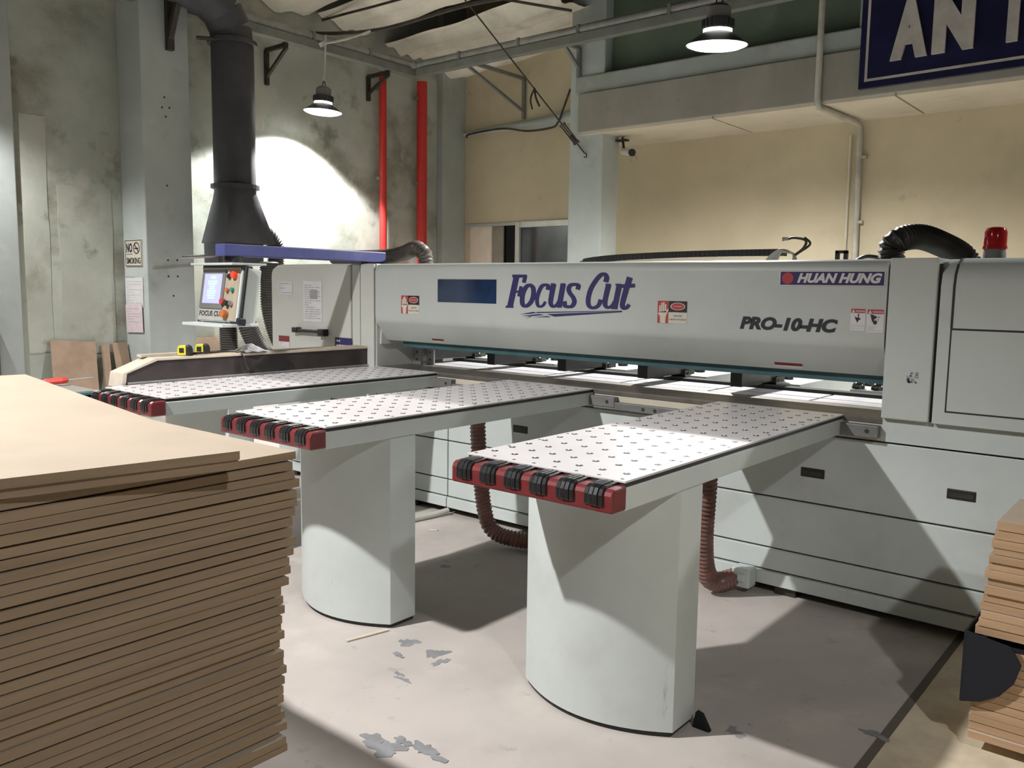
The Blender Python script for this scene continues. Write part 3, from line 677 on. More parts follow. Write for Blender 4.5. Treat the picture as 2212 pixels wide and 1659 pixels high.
# saw bed, slot plates, clamps
MB().prism([(-.012, .876), (-.012, .893), (-.006, .9), (.35, .9), (.35, .82), (.0, .82), (.0, .876)], 'x', BX0, BX1).build('bed_plate', 'steelbed', saw)
MB().box(BX0, BX1, .35, 1.0, .80, .892).build('bed_base', 'groove', saw)
xq = BX0
k = 0
while xq < BX1-.05:
    x2 = min(BX1, xq+.575-(.02 if k else 0)); MB().box(xq+.006, x2-.012, .365, .50, .888, .899).build('slot_plate', 'plate', saw)
    MB().box(xq+.006, x2-.012, .515, .70, .888, .899).build('slot_plate', 'plate', saw); xq = x2; k += 1
MB().box(BX0, BX1, .72, .80, .86, .915).build('rear_stop_bar', 'groove', saw)
for xc in (-.52, .05, .63, 1.205, 1.78):
    cl = MB().box(xc-.033, xc+.033, .40, .95, .93, 1.10).build('clamp_block', 'black', saw, bevel=.004)
    MB().box(xc-.04, xc+.05, .82, .94, .91, .955).build('clamp_jaw', 'darkmetal', cl)
# rear rails with rollers
for xr in (-.31, .26, .83, 1.40, 1.97, 2.54):
    rail = MB().box(xr-.30, xr, .82, 3.3, .70, .925).build('rear_rail', 'machine', saw, bevel=.004)
    for j, yy in enumerate((.86, 1.06, 1.30, 1.6, 1.95)):
        for sx in ((-.27, -.17) if j < 2 else (-.25,)):
            MB().lathe([(.034, 0), (.034, .012), (.026, .03), (.012, .038)], 12, (xr+sx, yy, .925)).build('roller', 'rubber', rail, smooth=True)
# guide plates at the fence end
for xa, xb, yy in ((-.585, -.50, .30), (-.49, -.42, .34)):
    gp = MB().box(xa, xb, yy, yy+.012, .90, 1.03).build('guide_plate', 'steel', saw)
    for zz in (.935, .985): MB().tube([((xa+xb)/2, yy-.002, zz), ((xa+xb)/2, yy+.002, zz)], .007, 10).build('bolt', 'groove', gp)
# left tower
tw = [(-1.76, .80), (-.60, .80), (-.60, 1.584), (-1.66, 1.584), (-1.70, 1.578), (-1.735, 1.56), (-1.755, 1.53), (-1.76, 1.49)]
lt = MB().prism(tw, 'y', -.02, .62).build('left_tower', 'tower', saw, bevel=.006)
td = [(-1.745, .83), (-.835, .83), (-.835, 1.575), (-1.65, 1.575), (-1.69, 1.568), (-1.725, 1.55), (-1.742, 1.52), (-1.745, 1.48)]
door = MB().prism(td, 'y', -.045, -.02).build('tower_door', 'tower', saw, bevel=.008)
MB().box(-.825, -.745, -.04, -.02, .83, 1.578).build('edge_strip', 'tower', saw, bevel=.004)
MB().box(-.738, -.605, -.04, -.02, .83, 1.578).build('edge_strip', 'tower', saw, bevel=.004)
# door handle
q0, q1 = uv((641, 712), -.05), uv((706, 718), -.05)
hz = (q0[1]+q1[1])/2
MB().box(q0[0], q1[0], -.085, -.065, hz-.012, hz+.012).box(q0[0]-.01, q0[0]+.05, -.09, -.045, hz-.016, hz+.022).box(q1[0]-.06, q1[0]+.012, -.09, -.045, hz-.03, hz+.02).build('door_handle', 'black', door, bevel=.005)
pd = Plane((0, -.046, 0), (1, 0, 0), (0, 0, 1)); r2 = random.Random(11)
def dsheet(name, p, q, mk, rows, ink='greyink', extra=None):
    a, b = uv(p, -.046); c2, e2 = uv(q, -.046); mb = MB(); rect(mb, pd, a, c2, b, e2, .001, 0)
    scribble(mb, pd, a+(c2-a)*.08, c2-(c2-a)*.08, b+(e2-b)*.06, e2-(e2-b)*.08, rows, .0016, 1, r2, .35)
    if extra: rect(mb, pd, a+(c2-a)*extra[0], a+(c2-a)*extra[1], b+(e2-b)*extra[2], b+(e2-b)*extra[3], .0022, 2)
    mb.build(name, [mk, ink, 'greyink'] if name != 'red_notice' else [mk, ink, 'darkred'], door)
dsheet('notice_label', (601, 636), (631, 608), 'paper', 5)
dsheet('instruction_sheet', (656, 694), (695, 607), 'paper', 16, extra=(.36, .78, .56, .78))
dsheet('red_notice', (603, 748), (625, 726), 'paper', 5, extra=(0, 1, .48, 1))
dsheet('blue_notice', (724, 752), (760, 731), 'navy', 2, ink='white')
# right tower
MB().box(BX1, 2.838, YF, .62, .905, 1.584).build('right_column', 'machine', saw, bevel=.005)
rp = [(YF, .905), (YF, 1.47), (YF+.012, 1.515), (YF+.045, 1.555), (YF+.09, 1.576), (YF+.15, 1.582), (.62, 1.582), (.62, .905)]
rt = MB().prism(rp, 'x', 2.852, 4.6).build('right_tower', 'machine', saw, smooth=True); rt.modifiers['edges'].split_angle = R(30)
MB().box(2.836, 2.853, YF+.02, .6, .91, 1.56).build('tower_gap', 'groove', saw)
# tower doors sit 4 mm proud with dark gaps round them
up = [(y-.004 if y < .3 else .3, z) for y, z in rp if z > 1.0]
up = [(YF-.004, 1.30), (YF-.004, 1.47), (YF+.008, 1.517), (YF+.041, 1.558), (YF+.088, 1.580), (YF+.15, 1.586), (YF+.15, 1.57), (YF+.02, 1.30)]
MB().prism(up, 'x', 2.905, 4.55).build('tower_door', 'machine', rt, smooth=True).modifiers['edges'].split_angle = R(30)
MB().box(2.905, 4.55, YF-.004, YF+.01, .962, 1.292).build('tower_door', 'machine', rt)
MB().box(2.898, 4.56, YF-.001, YF+.01, .955, 1.31).build('door_gap', 'groove', rt)
MB().prism([(y+(.003 if y < .1 else 0)-.004, z+.001) for y, z in up], 'x', 2.898, 2.907).build('door_gap', 'groove', rt)
mb = MB(); r3 = random.Random(4)
for _ in range(26):
    u_, v_ = r3.uniform(2.742, 2.782), r3.uniform(1.06, 1.105); rect(mb, pc, u_, u_+r3.uniform(.003, .014), v_, v_+r3.uniform(.003, .01), .001, 0)
mb.build('torn_sticker_mark', 'greyink', saw)
# lower body: plinth, drawers / panels with recessed grips
MB().box(-1.76, 4.6, .025, .95, .045, .80).build('body_frame', 'groove', saw)
MB().box(BX0, 2.65, -.008, .02, .80, .874).build('apron', 'soffit', saw)
MB().box(2.65, 4.6, -.01, .06, .80, .905).build('apron', 'machine2', saw)
zs = [.795, .472, .2244, .1138, .045]
for (xa, xb) in ((-1.75, -.62), (-.62, .047), (.047, 4.55)):
    for zi, (zt, zb) in enumerate(zip(zs, zs[1:])):
        g_ = .004
        if zi == 2 and xa > 1: pass
        pn = MB().box(xa+g_, xb-g_, .0 if zi < 3 else -.012, .03, zb+(.004 if zi < 3 else 0), zt-.004).build('body_panel' if zi < 3 else 'plinth', 'machine2', saw, bevel=.004)
        if zi == 0:
            for gx in {(-1.75): (-1.06,), (-.62): (), (.047): (.634, 2.358, 2.975)}[xa]:
                gr = MB().box(gx-.055, gx+.055, -.003, .004, .592, .636).build('grip_frame', 'black', pn, bevel=.006)
                MB().box(gx-.045, gx+.045, -.0045, .002, .603, .622).build('grip_recess', 'darkmetal', gr)
for xf in (-1.6, -.3, 1.3, 2.25, 3.6): MB().box(xf-.05, xf+.05, .02, .14, 0, .05).build('foot', 'darkmetal', saw)
# beacon
bq = on((2148, 552), 'y', .35); bx = bq.x
bc = MB().lathe([(.046, 1.582), (.046, 1.585), (.042, 1.63), (.042, 1.632)], 24, (bx, .35, 0)).build('beacon_base', 'lampgrey', saw, smooth=True)
MB().lathe([(.047, 1.632), (.047, 1.645), (.044, 1.648), (.044, 1.705), (.036, 1.722), (.02, 1.727)], 24, (bx, .35, 0)).build('beacon_dome', 'beacon', bc, smooth=True)
MB().box(bx-.05, bx+.09, .30, .42, 1.582, 1.590).build('beacon_plate', 'darkmetal', bc)
# hoses on top
hose('flexible_hose', [Vector((on((1928, 553), 'y', .37).x, .37, 1.588))]+[on(p, 'y', yy) for p, yy in (((1926, 535), .37), ((1945, 517), .38), ((1990, 512), .48), ((2040, 530), .62), ((2078, 552), .72), ((2100, 580), .75))], .055, 'hosedark', 'dark ribbed hose arching over the machine cabinet beside the red beacon', .018)
q = [on(p, 'y', yy) for p, yy in (((720, 556), .68), ((770, 556), .68), ((835, 554), .6), ((870, 548), .45), ((898, 537), .36), ((914, 546), .36))]
hose('flexible_hose', q+[Vector((q[-1].x+.02, .36, 1.64)), Vector((q[-1].x+.025, .36, 1.587))], .052, 'hosetan', 'smoky brown ribbed hose bending down onto the top of the saw beam', .02)
# cable chain and wires behind the beam
q = [on(p, 'y', .6) for p in ((1255, 571), (1275, 564), (1330, 557.5), (1420, 552.5), (1500, 549.5), (1600, 547), (1695, 545.5))]
ch = thing('cable_chain', (q[0].x, .6, 1.5), 'black cable drag chain lying along the top of the saw beam', 'cable chain')
pth = smooth_path(q, 10)
tot = len(pth)
for i in range(0, tot-1):
    a, b = pth[i], pth[i+1]; dd = (b-a)
    MB().obox((a+b)/2, (dd.length*.94, .07, .036 if i > 6 else .02), dd.to_track_quat('X', 'Z').to_matrix()).build('chain_link', 'black', ch)
MB().box(.6, 2.1, .56, .64, 1.50, 1.600).build('chain_tray', 'steel', ch)
e = q[-1]
wr = thing('wire_bundle', (e.x, .55, 1.58), 'pale wires looping out of the end of the cable chain', 'wires')
for k in range(6):
    dx_ = .012*k
    MB().tube(smooth_path([(e.x-.07+dx_, .50, 1.57), (e.x-.04+dx_, .50, 1.62+.004*k), (e.x+.02+dx_*.6, .5, 1.655-.003*k), (e.x+.08, .52, 1.63), (e.x+.11-dx_*.4, .5, 1.575)], 5), .006, 6).build('wire', 'cord', wr, smooth=True)
MB().tube(smooth_path([(e.x+.08, .52, 1.62), (e.x+.13, .52, 1.66), (e.x+.14, .52, 1.70), (e.x+.08, .52, 1.715), (e.x+.04, .52, 1.708)], 5), .007, 6).tube(smooth_path([(e.x+.09, .53, 1.63), (e.x+.16, .53, 1.68), (e.x+.13, .53, 1.715)], 5), .006, 6).build('loose_wire', 'darkmetal', wr, smooth=True)
for k in range(3): MB().tube([(e.x+.06, .52, 1.712), (e.x+.02, .51, 1.70+.008*k)], .004, 6).build('bare_strand', 'cord', wr)
q = on((1818, 556), 'y', .6)
bk = MB().box(q.x-.03, q.x+.03, .59, .61, 1.55, 1.60); bk.box(q.x-.03, q.x-.012, .59, .61, 1.6, 1.645).box(q.x+.012, q.x+.03, .59, .61, 1.6, 1.645).box(q.x-.03, q.x+.03, .59, .61, 1.635, 1.65)
tag(bk.build('stop_bracket', 'black'), 'small black bracket standing on the saw beam beside the pale wires', 'bracket')
tag(MB().tube(smooth_path([(q.x+.05, .6, 1.58), (q.x+.12, .6, 1.618), (q.x+.22, .6, 1.60), (q.x+.27, .6, 1.57)], 6), .01, 8).build('short_cable', 'black', smooth=True), 'short black cable humped on top of the saw beam near the dark hose', 'cable')

# ================================================================== AIR TABLES
TW, TL = .603, 1.8175
noz = MB(); noz.lathe([(.0115, 0), (.0115, .0012)], 10); noz.mat(1).lathe([(.0045, .0012), (.004, .003), (.001, .0038)], 8)
nme = None
def make_table():
    g = thing('air_table', (0, 0, 0), '', 'table', 'air flotation tables')
    MB().box(0, TW, -TL, 0, .893, .9).build('top_sheet', 'tabletop', g, bevel=.0015)
    MB().box(.004, TW-.004, -TL+.003, -.002, .880, .893).build('black_core', 'black', g)
    fr = MB(); fr.box(0, TW, -TL, 0, .812, .880); fr.build('frame', 'machine2', g, bevel=.004)
    # red front bumper with rounded top edge
    y1, y0 = -TL, -TL-.075
    bp = [(y1, .818), (y0, .818), (y0, .868), (y0+.005, .879), (y0+.016, .886), (y1, .888)]
    bm = MB().prism(bp, 'x', .0, TW+.006).build('bumper', 'red', g, bevel=.006)
    for k in range(6):
        xa = .025+k*.0985; w = .062
        for j in range(4):
            e = .006+(.0025 if j in (1, 2) else .0)
            x0, x1 = xa+j*w/4, xa+(j+1)*w/4-.0012
            pp = [(y1+.004, .888), (y1+.004, .888+e), (y0+.018, .886+e), (y0+.004-e*.3, .880+e*.8), (y0-e, .868), (y0-e, .842), (y0-e+.003, .836), (y0+.002, .836), (y0+.002, .87), (y0+.014, .886)]
            if j == 0: pad = MB()
            pad.prism(pp, 'x', x0, x1)
        pad.build('roller_pad', 'rubber', bm, bevel=.0015)
    # nozzles
    s = .085
    first = None
    for j in range(19):
        for i in range(7):
            x, y = .043+i*s, -TL+.087+j*.0905
            if first is None:
                first = noz.build('air_nozzle', ['black', 'white'], g); o = first
            else:
                o = first.copy(); COL.objects.link(o)
            o.location = (x, y, .9)
    mb = MB()
    for i in range(8): mb.lathe([(.006, .9), (.006, .9006)], 8, (.02+i*.08, -TL+.02, 0))
    for j in range(1, 11):
        for x in (.018, TW-.02): mb.lathe([(.006, .9), (.006, .9006)], 8, (x, -TL+.02+j*.17, 0))
    mb.build('screw_heads', 'darkmetal', g, kind='stuff')
    # pedestal: flat sides, bowed front and back
    xc = TW/2; hw = .303; yp, pdp, bul = -1.489, .1426, .108; pts = []
    for k in range(17):
        t = -1+2*k/16; pts.append((xc+hw*t, yp-bul*(1-t*t)))
    for k in range(17):
        t = 1-2*k/16; pts.append((xc+hw*t, yp+pdp+bul*(1-t*t)))
    pe = MB().prism(pts, 'z', .018, .812).build('pedestal', 'machine2', g, smooth=True); pe.modifiers['edges'].split_angle = R(35)
    sp = [(xc+(a-xc)*.97, -1.418+(b+1.418)*.95) for a, b in pts]
    MB().prism(sp, 'z', 0, .018).build('pedestal_base', 'groove', g)
    # mounting angle on the saw body
    MB().box(TW-.01, TW+.16, -.05, -.002, .815, .868).build('mounting_angle', 'angle', g, bevel=.003)
    mb = MB()
    MB().tube([(TW+.115, -.053, .843), (TW+.115, -.049, .843)], .009, 12).build('bolt', 'groove', g)
    return g
X3, X2, X1 = 1.8815, .5445, -.6441
tproto = make_table()
tlab = {X3: 'air flotation table closest to the small board stack, half in the beam shadow',
        X2: 'middle air flotation table with another table on either side',
        X1: 'air flotation table standing along the dark side fence'}
for i, x in enumerate((X3, X2, X1)):
    t_ = tproto if i == 0 else copy_tree(tproto)
    t_.location = (x, 0, 0); t_['label'] = tlab[x]
# steel angles between the tables (screwed on the bed front)
for xa, xb in ((X1+TW+.0, X2), (X2+TW, X3)):
    an = MB().box(xa+.02, xb-.005, -.045, -.009, .802, .842).build('bed_angle', 'angle', saw, bevel=.003)
    for xx in (xb-.40, xb-.33): MB().tube([(xx, -.049, .822), (xx, -.044, .822)], .009, 12).build('bolt', 'groove', an)
# hoses feeding the tables
hose('feed_hose', [(.63, -.38, .81), (.635, -.36, .5), (.66, -.34, .2), (.72, -.33, .09), (.85, -.29, .06), (1.05, -.2, .06)], .042, 'hosebrown', 'brown ribbed feed hose dropping under the middle table to the floor', .022, group='feed hoses')
hose('feed_hose', [(2.06, -.45, .81), (2.03, -.4, .55), (1.99, -.33, .3), (1.975, -.26, .13), (1.99, -.18, .06), (2.03, -.08, .06), (2.06, -.03, .07)], .045, 'hosebrown', 'brown ribbed feed hose under the table next to the small board stack', .022, group='feed hoses')
tag(MB().box(2.03, 2.12, -.10, -.015, .03, .125).box(2.06, 2.10, -.11, -.09, .06, .10).build('hose_connector', 'machine2', bevel=.008), 'pale connector block at the foot of the saw body', 'connector')
tag(MB().tube([(.0, -.5, .018), (.05, -.15, .018), (.07, -.02, .03)], .018, 10).build('floor_pipe', 'cord', smooth=True), 'thin pale pipe lying on the floor in front of the saw', 'pipe')

# ================================================================== SIDE FENCE AND THINGS ON IT
g = thing('side_fence', (-.735, -.8, .88), 'long dark side fence with raw wooden top along the far air table', 'fence')
fx0, fx1 = -.81, -.67
sidep = [(-1.70, .885), (.10, .885), (.10, 1.015), (-1.52, 1.015), (-1.69, .955)]
MB().prism(sidep, 'x', fx0+.02, fx1).build('fence_body', 'fence', g, bevel=.002)
MB().prism([(-1.725, .885), (-1.70, .885), (-1.69, .957), (-1.52, 1.017), (.10, 1.017), (.10, 1.032), (-1.53, 1.032), (-1.712, .962)], 'x', fx0, fx1+.006).build('fence_top', 'woodend', g, bevel=.003)
MB().box(fx0+.02, fx1, -1.30, .10, 1.0318, 1.0345).build('worn_top', 'woodtop', g)
MB().box(fx1, fx1+.012, -1.69, .10, .901, .912).build('guide_strip', 'steel', g)
tag(MB().obox((-.775, -1.45, 1.040), (.045, .24, .014), Matrix.Rotation(.03, 3, 'Z')).build('wood_strip', 'woodend', bevel=.001), 'short wooden strip lying on the end of the dark fence', 'strip')
def tape(cx_, cy_, rz, z0, lab):
    t_ = thing('tape_measure', (cx_, cy_, z0), lab, 'tape measure', 'tape measures on the fence')
    rot = Matrix.Rotation(rz, 3, 'Z')
    p2 = [(-.036, 0), (.036, 0), (.036, .03), (.03, .048), (.018, .056), (-.024, .056), (-.033, .048), (-.036, .03)]
    b = MB().prism(p2, 'y', -.02, .02); b.v = [rot @ v + Vector((cx_, cy_, z0)) for v in b.v]; b.build('case', 'yellow', t_, bevel=.004)
    b = MB().prism([(a*1.06, c3*1.04) for a, c3 in p2 if a > .0]+[(.014, .058), (.014, 0)], 'y', -.022, .022); b.v = [rot @ v + Vector((cx_, cy_, z0)) for v in b.v]; b.build('grip', 'black', t_, bevel=.003)
    b = MB().box(-.024, .004, -.0225, .0225, .014, .042); b.v = [rot @ v + Vector((cx_, cy_, z0)) for v in b.v]; b.build('badge', 'black', t_, bevel=.002)
    b = MB().box(-.046, -.034, -.008, .008, 0, .012); b.v = [rot @ v + Vector((cx_, cy_, z0)) for v in b.v]; b.build('hook', 'steel', t_)
tape(-.72, -1.33, R(35), 1.0345, 'yellow tape measure on the fence end, beside the wooden strip')
tape(-.76, -1.20, R(35), 1.0345, 'yellow tape measure on the fence next to the black lead')
tag(MB().tube(smooth_path([(-.75, -1.28, 1.040), (-.74, -1.17, 1.040), (-.735, -1.08, 1.044), (-.69, -1.02, 1.043), (-.658, -1.0, 1.02), (-.655, -.985, .965), (-.652, -.97, .93)], 6), .007, 8).build('lead', 'black', smooth=True), 'black lead running between the tape measures and down the fence', 'cable')
def crumple(u, v):
    return Vector((-.80+u*.14+.02*v, -.98+v*.16, 1.0355+.05*max(0, math.sin(u*3.0+.3))*max(0, math.sin(v*2.6+.3))**2*(1-.3*v)+.006*math.sin(9*u+7*v)**2))
tag(MB().grid(9, 9, crumple).build('paper_scrap', 'paper', solid=.001), 'crumpled white paper on the wooden top of the fence', 'paper')

# ================================================================== CONTROL PANEL ON ITS ARM
g = thing('control_panel', (-.80, -1.05, 1.2), 'operator control panel with lit screen hanging from a blue arm', 'control panel')
MB().box(-.815, -.715, -1.07, .17, 1.597, 1.667).build('arm', 'bluearm', g, bevel=.006)
MB().box(-.80, -.73, .02, .16, 1.58, 1.597).build('arm_foot', 'black', g)
MB().lathe([(.055, 1.555), (.055, 1.60)], 20, (-.77, -.98, 0)).build('swivel', 'black', g, smooth=True)
TILT = R(9)
pp = Plane((-1.0, -1.085, 1.215), (1, 0, 0), (0, math.sin(TILT), math.cos(TILT)))
PWD, PH, PD = .41, .325, .13
rot = Matrix((pp.U, pp.V.cross(pp.U), pp.V)).transposed()
def pbox(u0, u1, v0, v1, d0, d1): # box in panel coordinates, d outwards
    return MB().obox(pp.p((u0+u1)/2, (v0+v1)/2, (d0+d1)/2), (u1-u0, d1-d0, v1-v0), rot)
pbox(0, PWD, 0, PH, -PD, 0).build('housing', 'machine', g, bevel=.008)
pbox(.01, PWD-.01, .008, PH-.008, -.002, .005).build('face_plate', 'silver', g)
pbox(PWD*.66, PWD-.015, .012, PH-.012, .004, .007).build('button_plate', 'beige', g)
bz = pbox(.02, PWD*.64, .075, PH-.02, .004, .014).build('screen_bezel', 'black', g, bevel=.003)
bz.data.materials[0] = M['lampgrey']
mb = MB(); rect(mb, pp, .05, PWD*.58, .105, PH-.045, .0146, 0)
rect(mb, pp, .115, PWD*.42, PH-.075, PH-.058, .0152, 2)
r4 = random.Random(2)
for k in range(8):
    w = r4.uniform(.03, .05); rect(mb, pp, .14-w, .14+w, PH-.095-k*.014, PH-.086-k*.014, .0152, 1)
mb.build('screen', ['screen', 'screentext', 'screengreen'], g)
mb = MB(); put_text(mb, pp, 'FOCUS CUT', .02, PWD*.66, .03, .062, .0056, bold=.04); mb.build('panel_lettering', 'lampdark', g)
def knob(u, v, r, l, mk, name='button'):
    MB().tube([pp.p(u, v, .006), pp.p(u, v, .006+l*.6), pp.p(u, v, .006+l)], [r*.8, r, r*.9], 16).build(name, mk, g, smooth=True)
knob(.365, PH-.052, .021, .028, 'btnred'); knob(.31, PH-.06, .014, .02, 'black', 'selector'); knob(.305, PH-.035, .009, .012, 'white')
knob(.305, .185, .013, .02, 'btnorange'); knob(.355, .188, .013, .02, 'btngreen')
knob(.275, .118, .02, .025, 'redink'); knob(.325, .108, .017, .03, 'black', 'selector'); knob(.36, .110, .014, .024, 'steel', 'selector')
knob(.315, .045, .024, .035, 'btnorange', 'emergency_button')
# visor, shelf, corner rods
MB().box(-1.02, -.58, -1.11, -.88, 1.543, 1.556).build('visor', 'machine', g, bevel=.003)
sh = MB().box(-1.01, -.58, -1.18, -.94, 1.190, 1.208).build('shelf', 'machine2', g, bevel=.003)
for u in (-.012, PWD+.012):
    MB().tube([pp.p(u, -.005, -.02), pp.p(u, PH+.005, -.02)], .011, 10).build('corner_rod', 'black', g, smooth=True)
for u in (.02, PWD-.02):
    pbox(u-.05, u+.045, -.012, .03, -.05, -.001).build('corner_guard', 'black', g, bevel=.006) if u > .2 else None
pbox(-.01, PWD+.01, PH-.02, PH+.014, -.03, .001).build('top_guard', 'black', g, bevel=.006)
tag(MB().box(-.93, -.84, -1.17, -1.12, 1.208, 1.2095).build('note_card', 'paper'), 'small white card on the shelf of the control panel', 'card')

# ================================================================== TOOL STAND BY THE FENCE
g = thing('tool_stand', (-1.0, -1.85, 0), 'low tool stand with a dusty grey top and teal rim behind the board stack', 'stand')
MB().box(-1.36, -.70, -2.05, -1.76, .845, .862).build('top', 'concretebeam', g, bevel=.003)
MB().box(-.76, -.70, -2.06, -1.75, .80, .872).build('rim', 'teal', g, bevel=.003)
for a in (-1.33, -.74):
    for b in (-2.02, -1.79): MB().box(a-.02, a+.02, b-.02, b+.02, 0, .846).build('leg', 'teal', g)
q0, q1 = on((112, 834), 'z', .89), on((154, 822), 'z', .905)
g = thing('screwdriver', (q0.x, q0.y, .865), 'screwdriver with red handle on the tool stand', 'screwdriver')
q0 = Vector((-1.20, -1.90, .884)); dsc = Vector((.10, .22, .02)).normalized()
MB().tube([q0, q0+dsc*.02, q0+dsc*.10, q0+dsc*.125], [.014, .019, .019, .012], 8).build('handle', 'handlered', g)
MB().tube([q0+dsc*.12, q0+dsc*.25], .004, 8).build('shaft', 'steel', g, smooth=True)

# ================================================================== LEANING BOARDS ON THE LEFT WALL
def leaning(name, y0, y1, h, t, x_foot, lab, mk='oldboard', twist=0.0):
    xt = XL+.02; ang = math.atan2(xt-x_foot, h); L = math.hypot(h, xt-x_foot)
    rot = Matrix.Rotation(ang, 3, 'Y')
    o = MB().obox(Vector((x_foot, (y0+y1)/2, 0))+rot @ Vector((0, 0, L/2)), (t, y1-y0, L), rot @ Matrix.Rotation(twist, 3, 'X'))
    mz = min(v.z for v in o.v)
    for v in o.v: v.z -= mz; v.x += .02
    return tag(o.build(name, mk, bevel=.002), lab, 'board', 'boards leaning on the mouldy wall')
leaning('leaning_board', -.17, .28, .80, .018, -5.25, 'tan board leaning alone on the mouldy wall', 'oldboard', R(-5))
leaning('leaning_board', .36, .43, .76, .04, -5.28, 'narrow tan offcut leaning beside the tall pillar', 'oldboard', R(-4))
leaning('leaning_board', .50, .66, .78, .018, -5.27, 'dusty board leaning in the corner of the tall pillar', 'oldboard')
leaning('leaning_board', 1.30, 2.0, .80, .018, -5.27, 'low tan board leaning on the wall behind the grey hoses', 'oldboard')
tag(MB().box(-5.46, -5.36, -1.6, -.64, 0, 1.06).build('dark_cabinet', 'lampdark', bevel=.005), 'dark grey flat cabinet against the wall next to the pilaster', 'cabinet')

# ================================================================== LARGE BOARD STACK
def board(name, c, sz, rz, lab, group, rnd, tilt=(0, 0), warp=.0015, axis='y', cat='board', mkt='mdf', mke='mdfedge'):
    lx, ly, th = sz; n = 10; ph = rnd.uniform(0, 6); f = rnd.uniform(2, 6)
    rot = Matrix.Rotation(rz, 3, 'Z') @ Matrix.Rotation(tilt[0], 3, 'X') @ Matrix.Rotation(tilt[1], 3, 'Y')
    mb = MB(); vs = []
    for i in range(n+1):
        t = i/n; w = warp*math.sin(ph+f*t*2)
        for s_ in (-1, 1):
            for z in (0, th):
                p = (s_*lx/2, (t-.5)*ly, z+w) if axis == 'y' else ((t-.5)*lx, s_*ly/2, z+w)
                vs.append(rot @ Vector(p)+Vector(c))
    fs, ms = [], []
    for i in range(n):
        a, b = i*4, i*4+4      # 0:-lo 1:-hi 2:+lo 3:+hi
        for q, m_ in (((a+1, a+3, b+3, b+1), 0), ((a, b, b+2, a+2), 0), ((a, a+1, b+1, b), 1), ((a+2, b+2, b+3, a+3), 1)):
            fs.append(q if axis == 'y' else q[::-1]); ms.append(m_)
    e0, e1 = (0, 2, 3, 1), (n*4, n*4+1, n*4+3, n*4+2)
    fs += [e0, e1] if axis == 'y' else [e0[::-1], e1[::-1]]; ms += [1, 1]
    for q, m_ in zip(fs, ms): mb.k = m_; mb.f.append(list(q)); mb.m.append(m_)
    mb.v = vs
    return tag(mb.build(name, [mkt, mke]), lab, cat, group)
rb = random.Random(21)
_O = 'first second third fourth fifth sixth seventh eighth ninth tenth eleventh twelfth thirteenth fourteenth fifteenth sixteenth seventeenth eighteenth nineteenth'.split()
def ordinal(n):
    if n <= 19: return _O[n-1]
    t, u = divmod(n, 10); tens = {2: 'twent', 3: 'thirt'}[t]
    return tens+'ieth' if u == 0 else tens+'y-'+_O[u-1]
# low trestle with a slatted deck
g = thing('stack_trestle', (1.2, -3.9, 0), 'low dark trestle carrying the large board stack', 'trestle')
for yy in (-4.9, -3.9, -2.95): MB().box(.40, 1.98, yy-.05, yy+.05, .25, .325).build('bearer', 'darkmetal', g)
for k in range(6): MB().box(.38+k*.30, .48+k*.30, -5.05, -2.74, .325, .347).build('deck_slat', 'oldboard', g)
for xx in (.5, 1.8):
    for yy in (-4.9, -3.9, -2.95): MB().box(xx-.05, xx+.05, yy-.045, yy+.045, 0, .25).build('leg', 'darkmetal', g)
NB = 32; z = .348
for i in range(NB):
    th = .0180+rb.choice((-.0005, 0, 0, .0005)); t = i/(NB-1)
    lean = .0 if t < .42 else .045
    x1 = 2.125+.02*(t < .06)-.012*(t < .42)+.012*t+rb.uniform(-.005, .005)
    y1 = -2.705+(.022 if t > .55 else .0)+rb.uniform(-.009, .009)+.006*math.sin(t*9)
    gap = .0043+rb.uniform(-.0018, .0018)
    board('mdf_board', (x1-.915, y1-1.22, z), (1.83, 2.44, th), rb.uniform(-.004, .004), f'brown board in the large stack, {ordinal(NB-i)} below the askew pair' if i < NB-1 else 'uppermost straight board of the large stack, bare at one corner', 'boards in the large stack', rb, (rb.uniform(-.0004, .0004), rb.uniform(-.0003, .0003)), .0011)
    z += th+gap
ztop = z
for k in range(2):
    rz = R(-9.6+k*.7); c0_ = Vector((2.225-.006*(1-k), -2.875, 0)); rot = Matrix.Rotation(rz, 3, 'Z')
    cc = c0_ + rot @ Vector((-.915, -1.22, 0)); cc.z = ztop+.001+k*.0195
    board('mdf_board', cc, (1.83, 2.44, .018), rz, ('second askew board lying under the topmost one of the large stack', 'topmost board of the large stack, lying askew')[k], 'boards in the large stack', rb, (0, 0), .001)

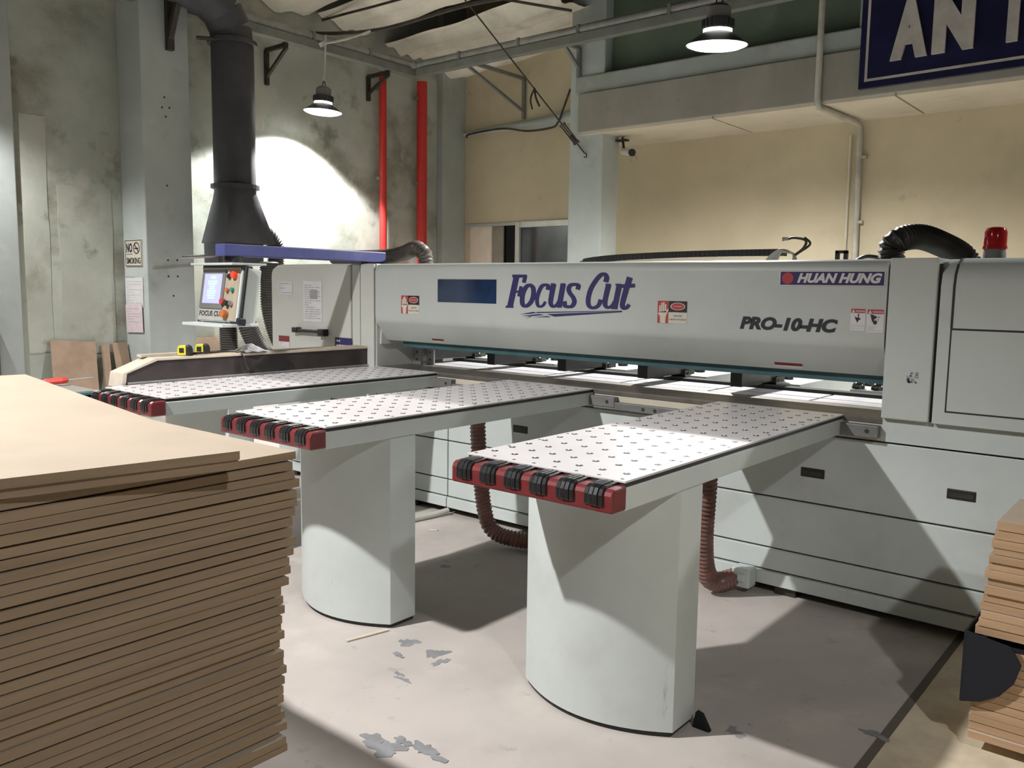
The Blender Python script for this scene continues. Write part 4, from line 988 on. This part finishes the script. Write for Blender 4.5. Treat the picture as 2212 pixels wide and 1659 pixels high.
# ================================================================== SMALL BOARD STACK ON THE RIGHT
z = .045
g = thing('stack_bearers', (4.0, -.75, 0), 'dark wooden bearers under the small board stack', 'bearers')
for xx in (3.5, 4.3, 5.1): MB().box(xx-.05, xx+.05, -.93, -.56, 0, .045).build('bearer', 'oldboard', g)
def small_stack(n, z0, x0, lab, x0b):
    z = z0
    for i in range(n):
        th = rb.choice((.022, .024, .026)); xx = x0+(x0b-x0)*i/max(1, n-1)+rb.uniform(-.007, .007)
        dy_ = rb.uniform(-.006, .006)
        board('board_offcut', (xx+1.1, -.74+dy_, z), (2.2, .38+rb.uniform(-.01, .01), th), rb.uniform(-.004, .004), lab % ordinal(n-i), 'boards in the small stack', rb, (0, rb.uniform(-.0006, .0006)), .0006, 'x', mkt='mdf2', mke='mdfedge2')
        z += th+.0022
    return z
z = small_stack(12, .0455, 3.222, 'brown board offcut, %s below the black sheet in the small stack', 3.235)
# black sheet hanging out between the two halves
zs_ = z
g = thing('black_sheet', (3.3, -.94, zs_), 'black flexible sheet drooping from the middle of the small board stack', 'sheet')
MB().box(3.20, 5.3, -.93, -.56, zs_, zs_+.004).build('flat_part', 'blacksheet', g)
pts = [(3.205, zs_+.04), (3.33, zs_+.02), (3.36, zs_-.03), (3.345, zs_-.09), (3.31, zs_-.14), (3.26, zs_-.175), (3.205, zs_-.19)]
MB().prism(pts, 'y', -.955, -.948).build('front_flap', 'blacksheet', g)
MB().prism([(-.952, zs_+.04), (-.60, zs_+.03), (-.62, zs_-.10), (-.952, zs_-.19)], 'x', 3.20, 3.206).build('side_flap', 'blacksheet', g)
for xx in (3.5, 4.2, 4.9): MB().box(xx-.06, xx+.06, -.92, -.57, zs_+.0045, zs_+.03).build('spacer', 'oldboard', g)
z = small_stack(14, zs_+.031, 3.225, 'brown board offcut, %s from the top of the small stack', 3.262)
# floor scraps
tag(MB().bar(on((748, 1384), 'z', .004), on((838, 1360), 'z', .004), .02, .005).build('wood_lath', 'woodend'), 'thin wooden lath on the floor beside the bowed pedestal', 'lath')
tag(MB().obox((.25, -.33, .004), (.05, .016, .005), Matrix.Rotation(.5, 3, 'Z')).build('paper_shred', 'paper'), 'tiny white paper shred on the floor in front of the saw', 'paper')
tag(MB().prism([(2.50, 0), (2.56, 0), (2.53, .05), (2.51, .055)], 'y', -1.38, -1.36).build('dark_wedge', 'blacksheet'), 'small dark wedge on the floor against a bowed pedestal', 'wedge')
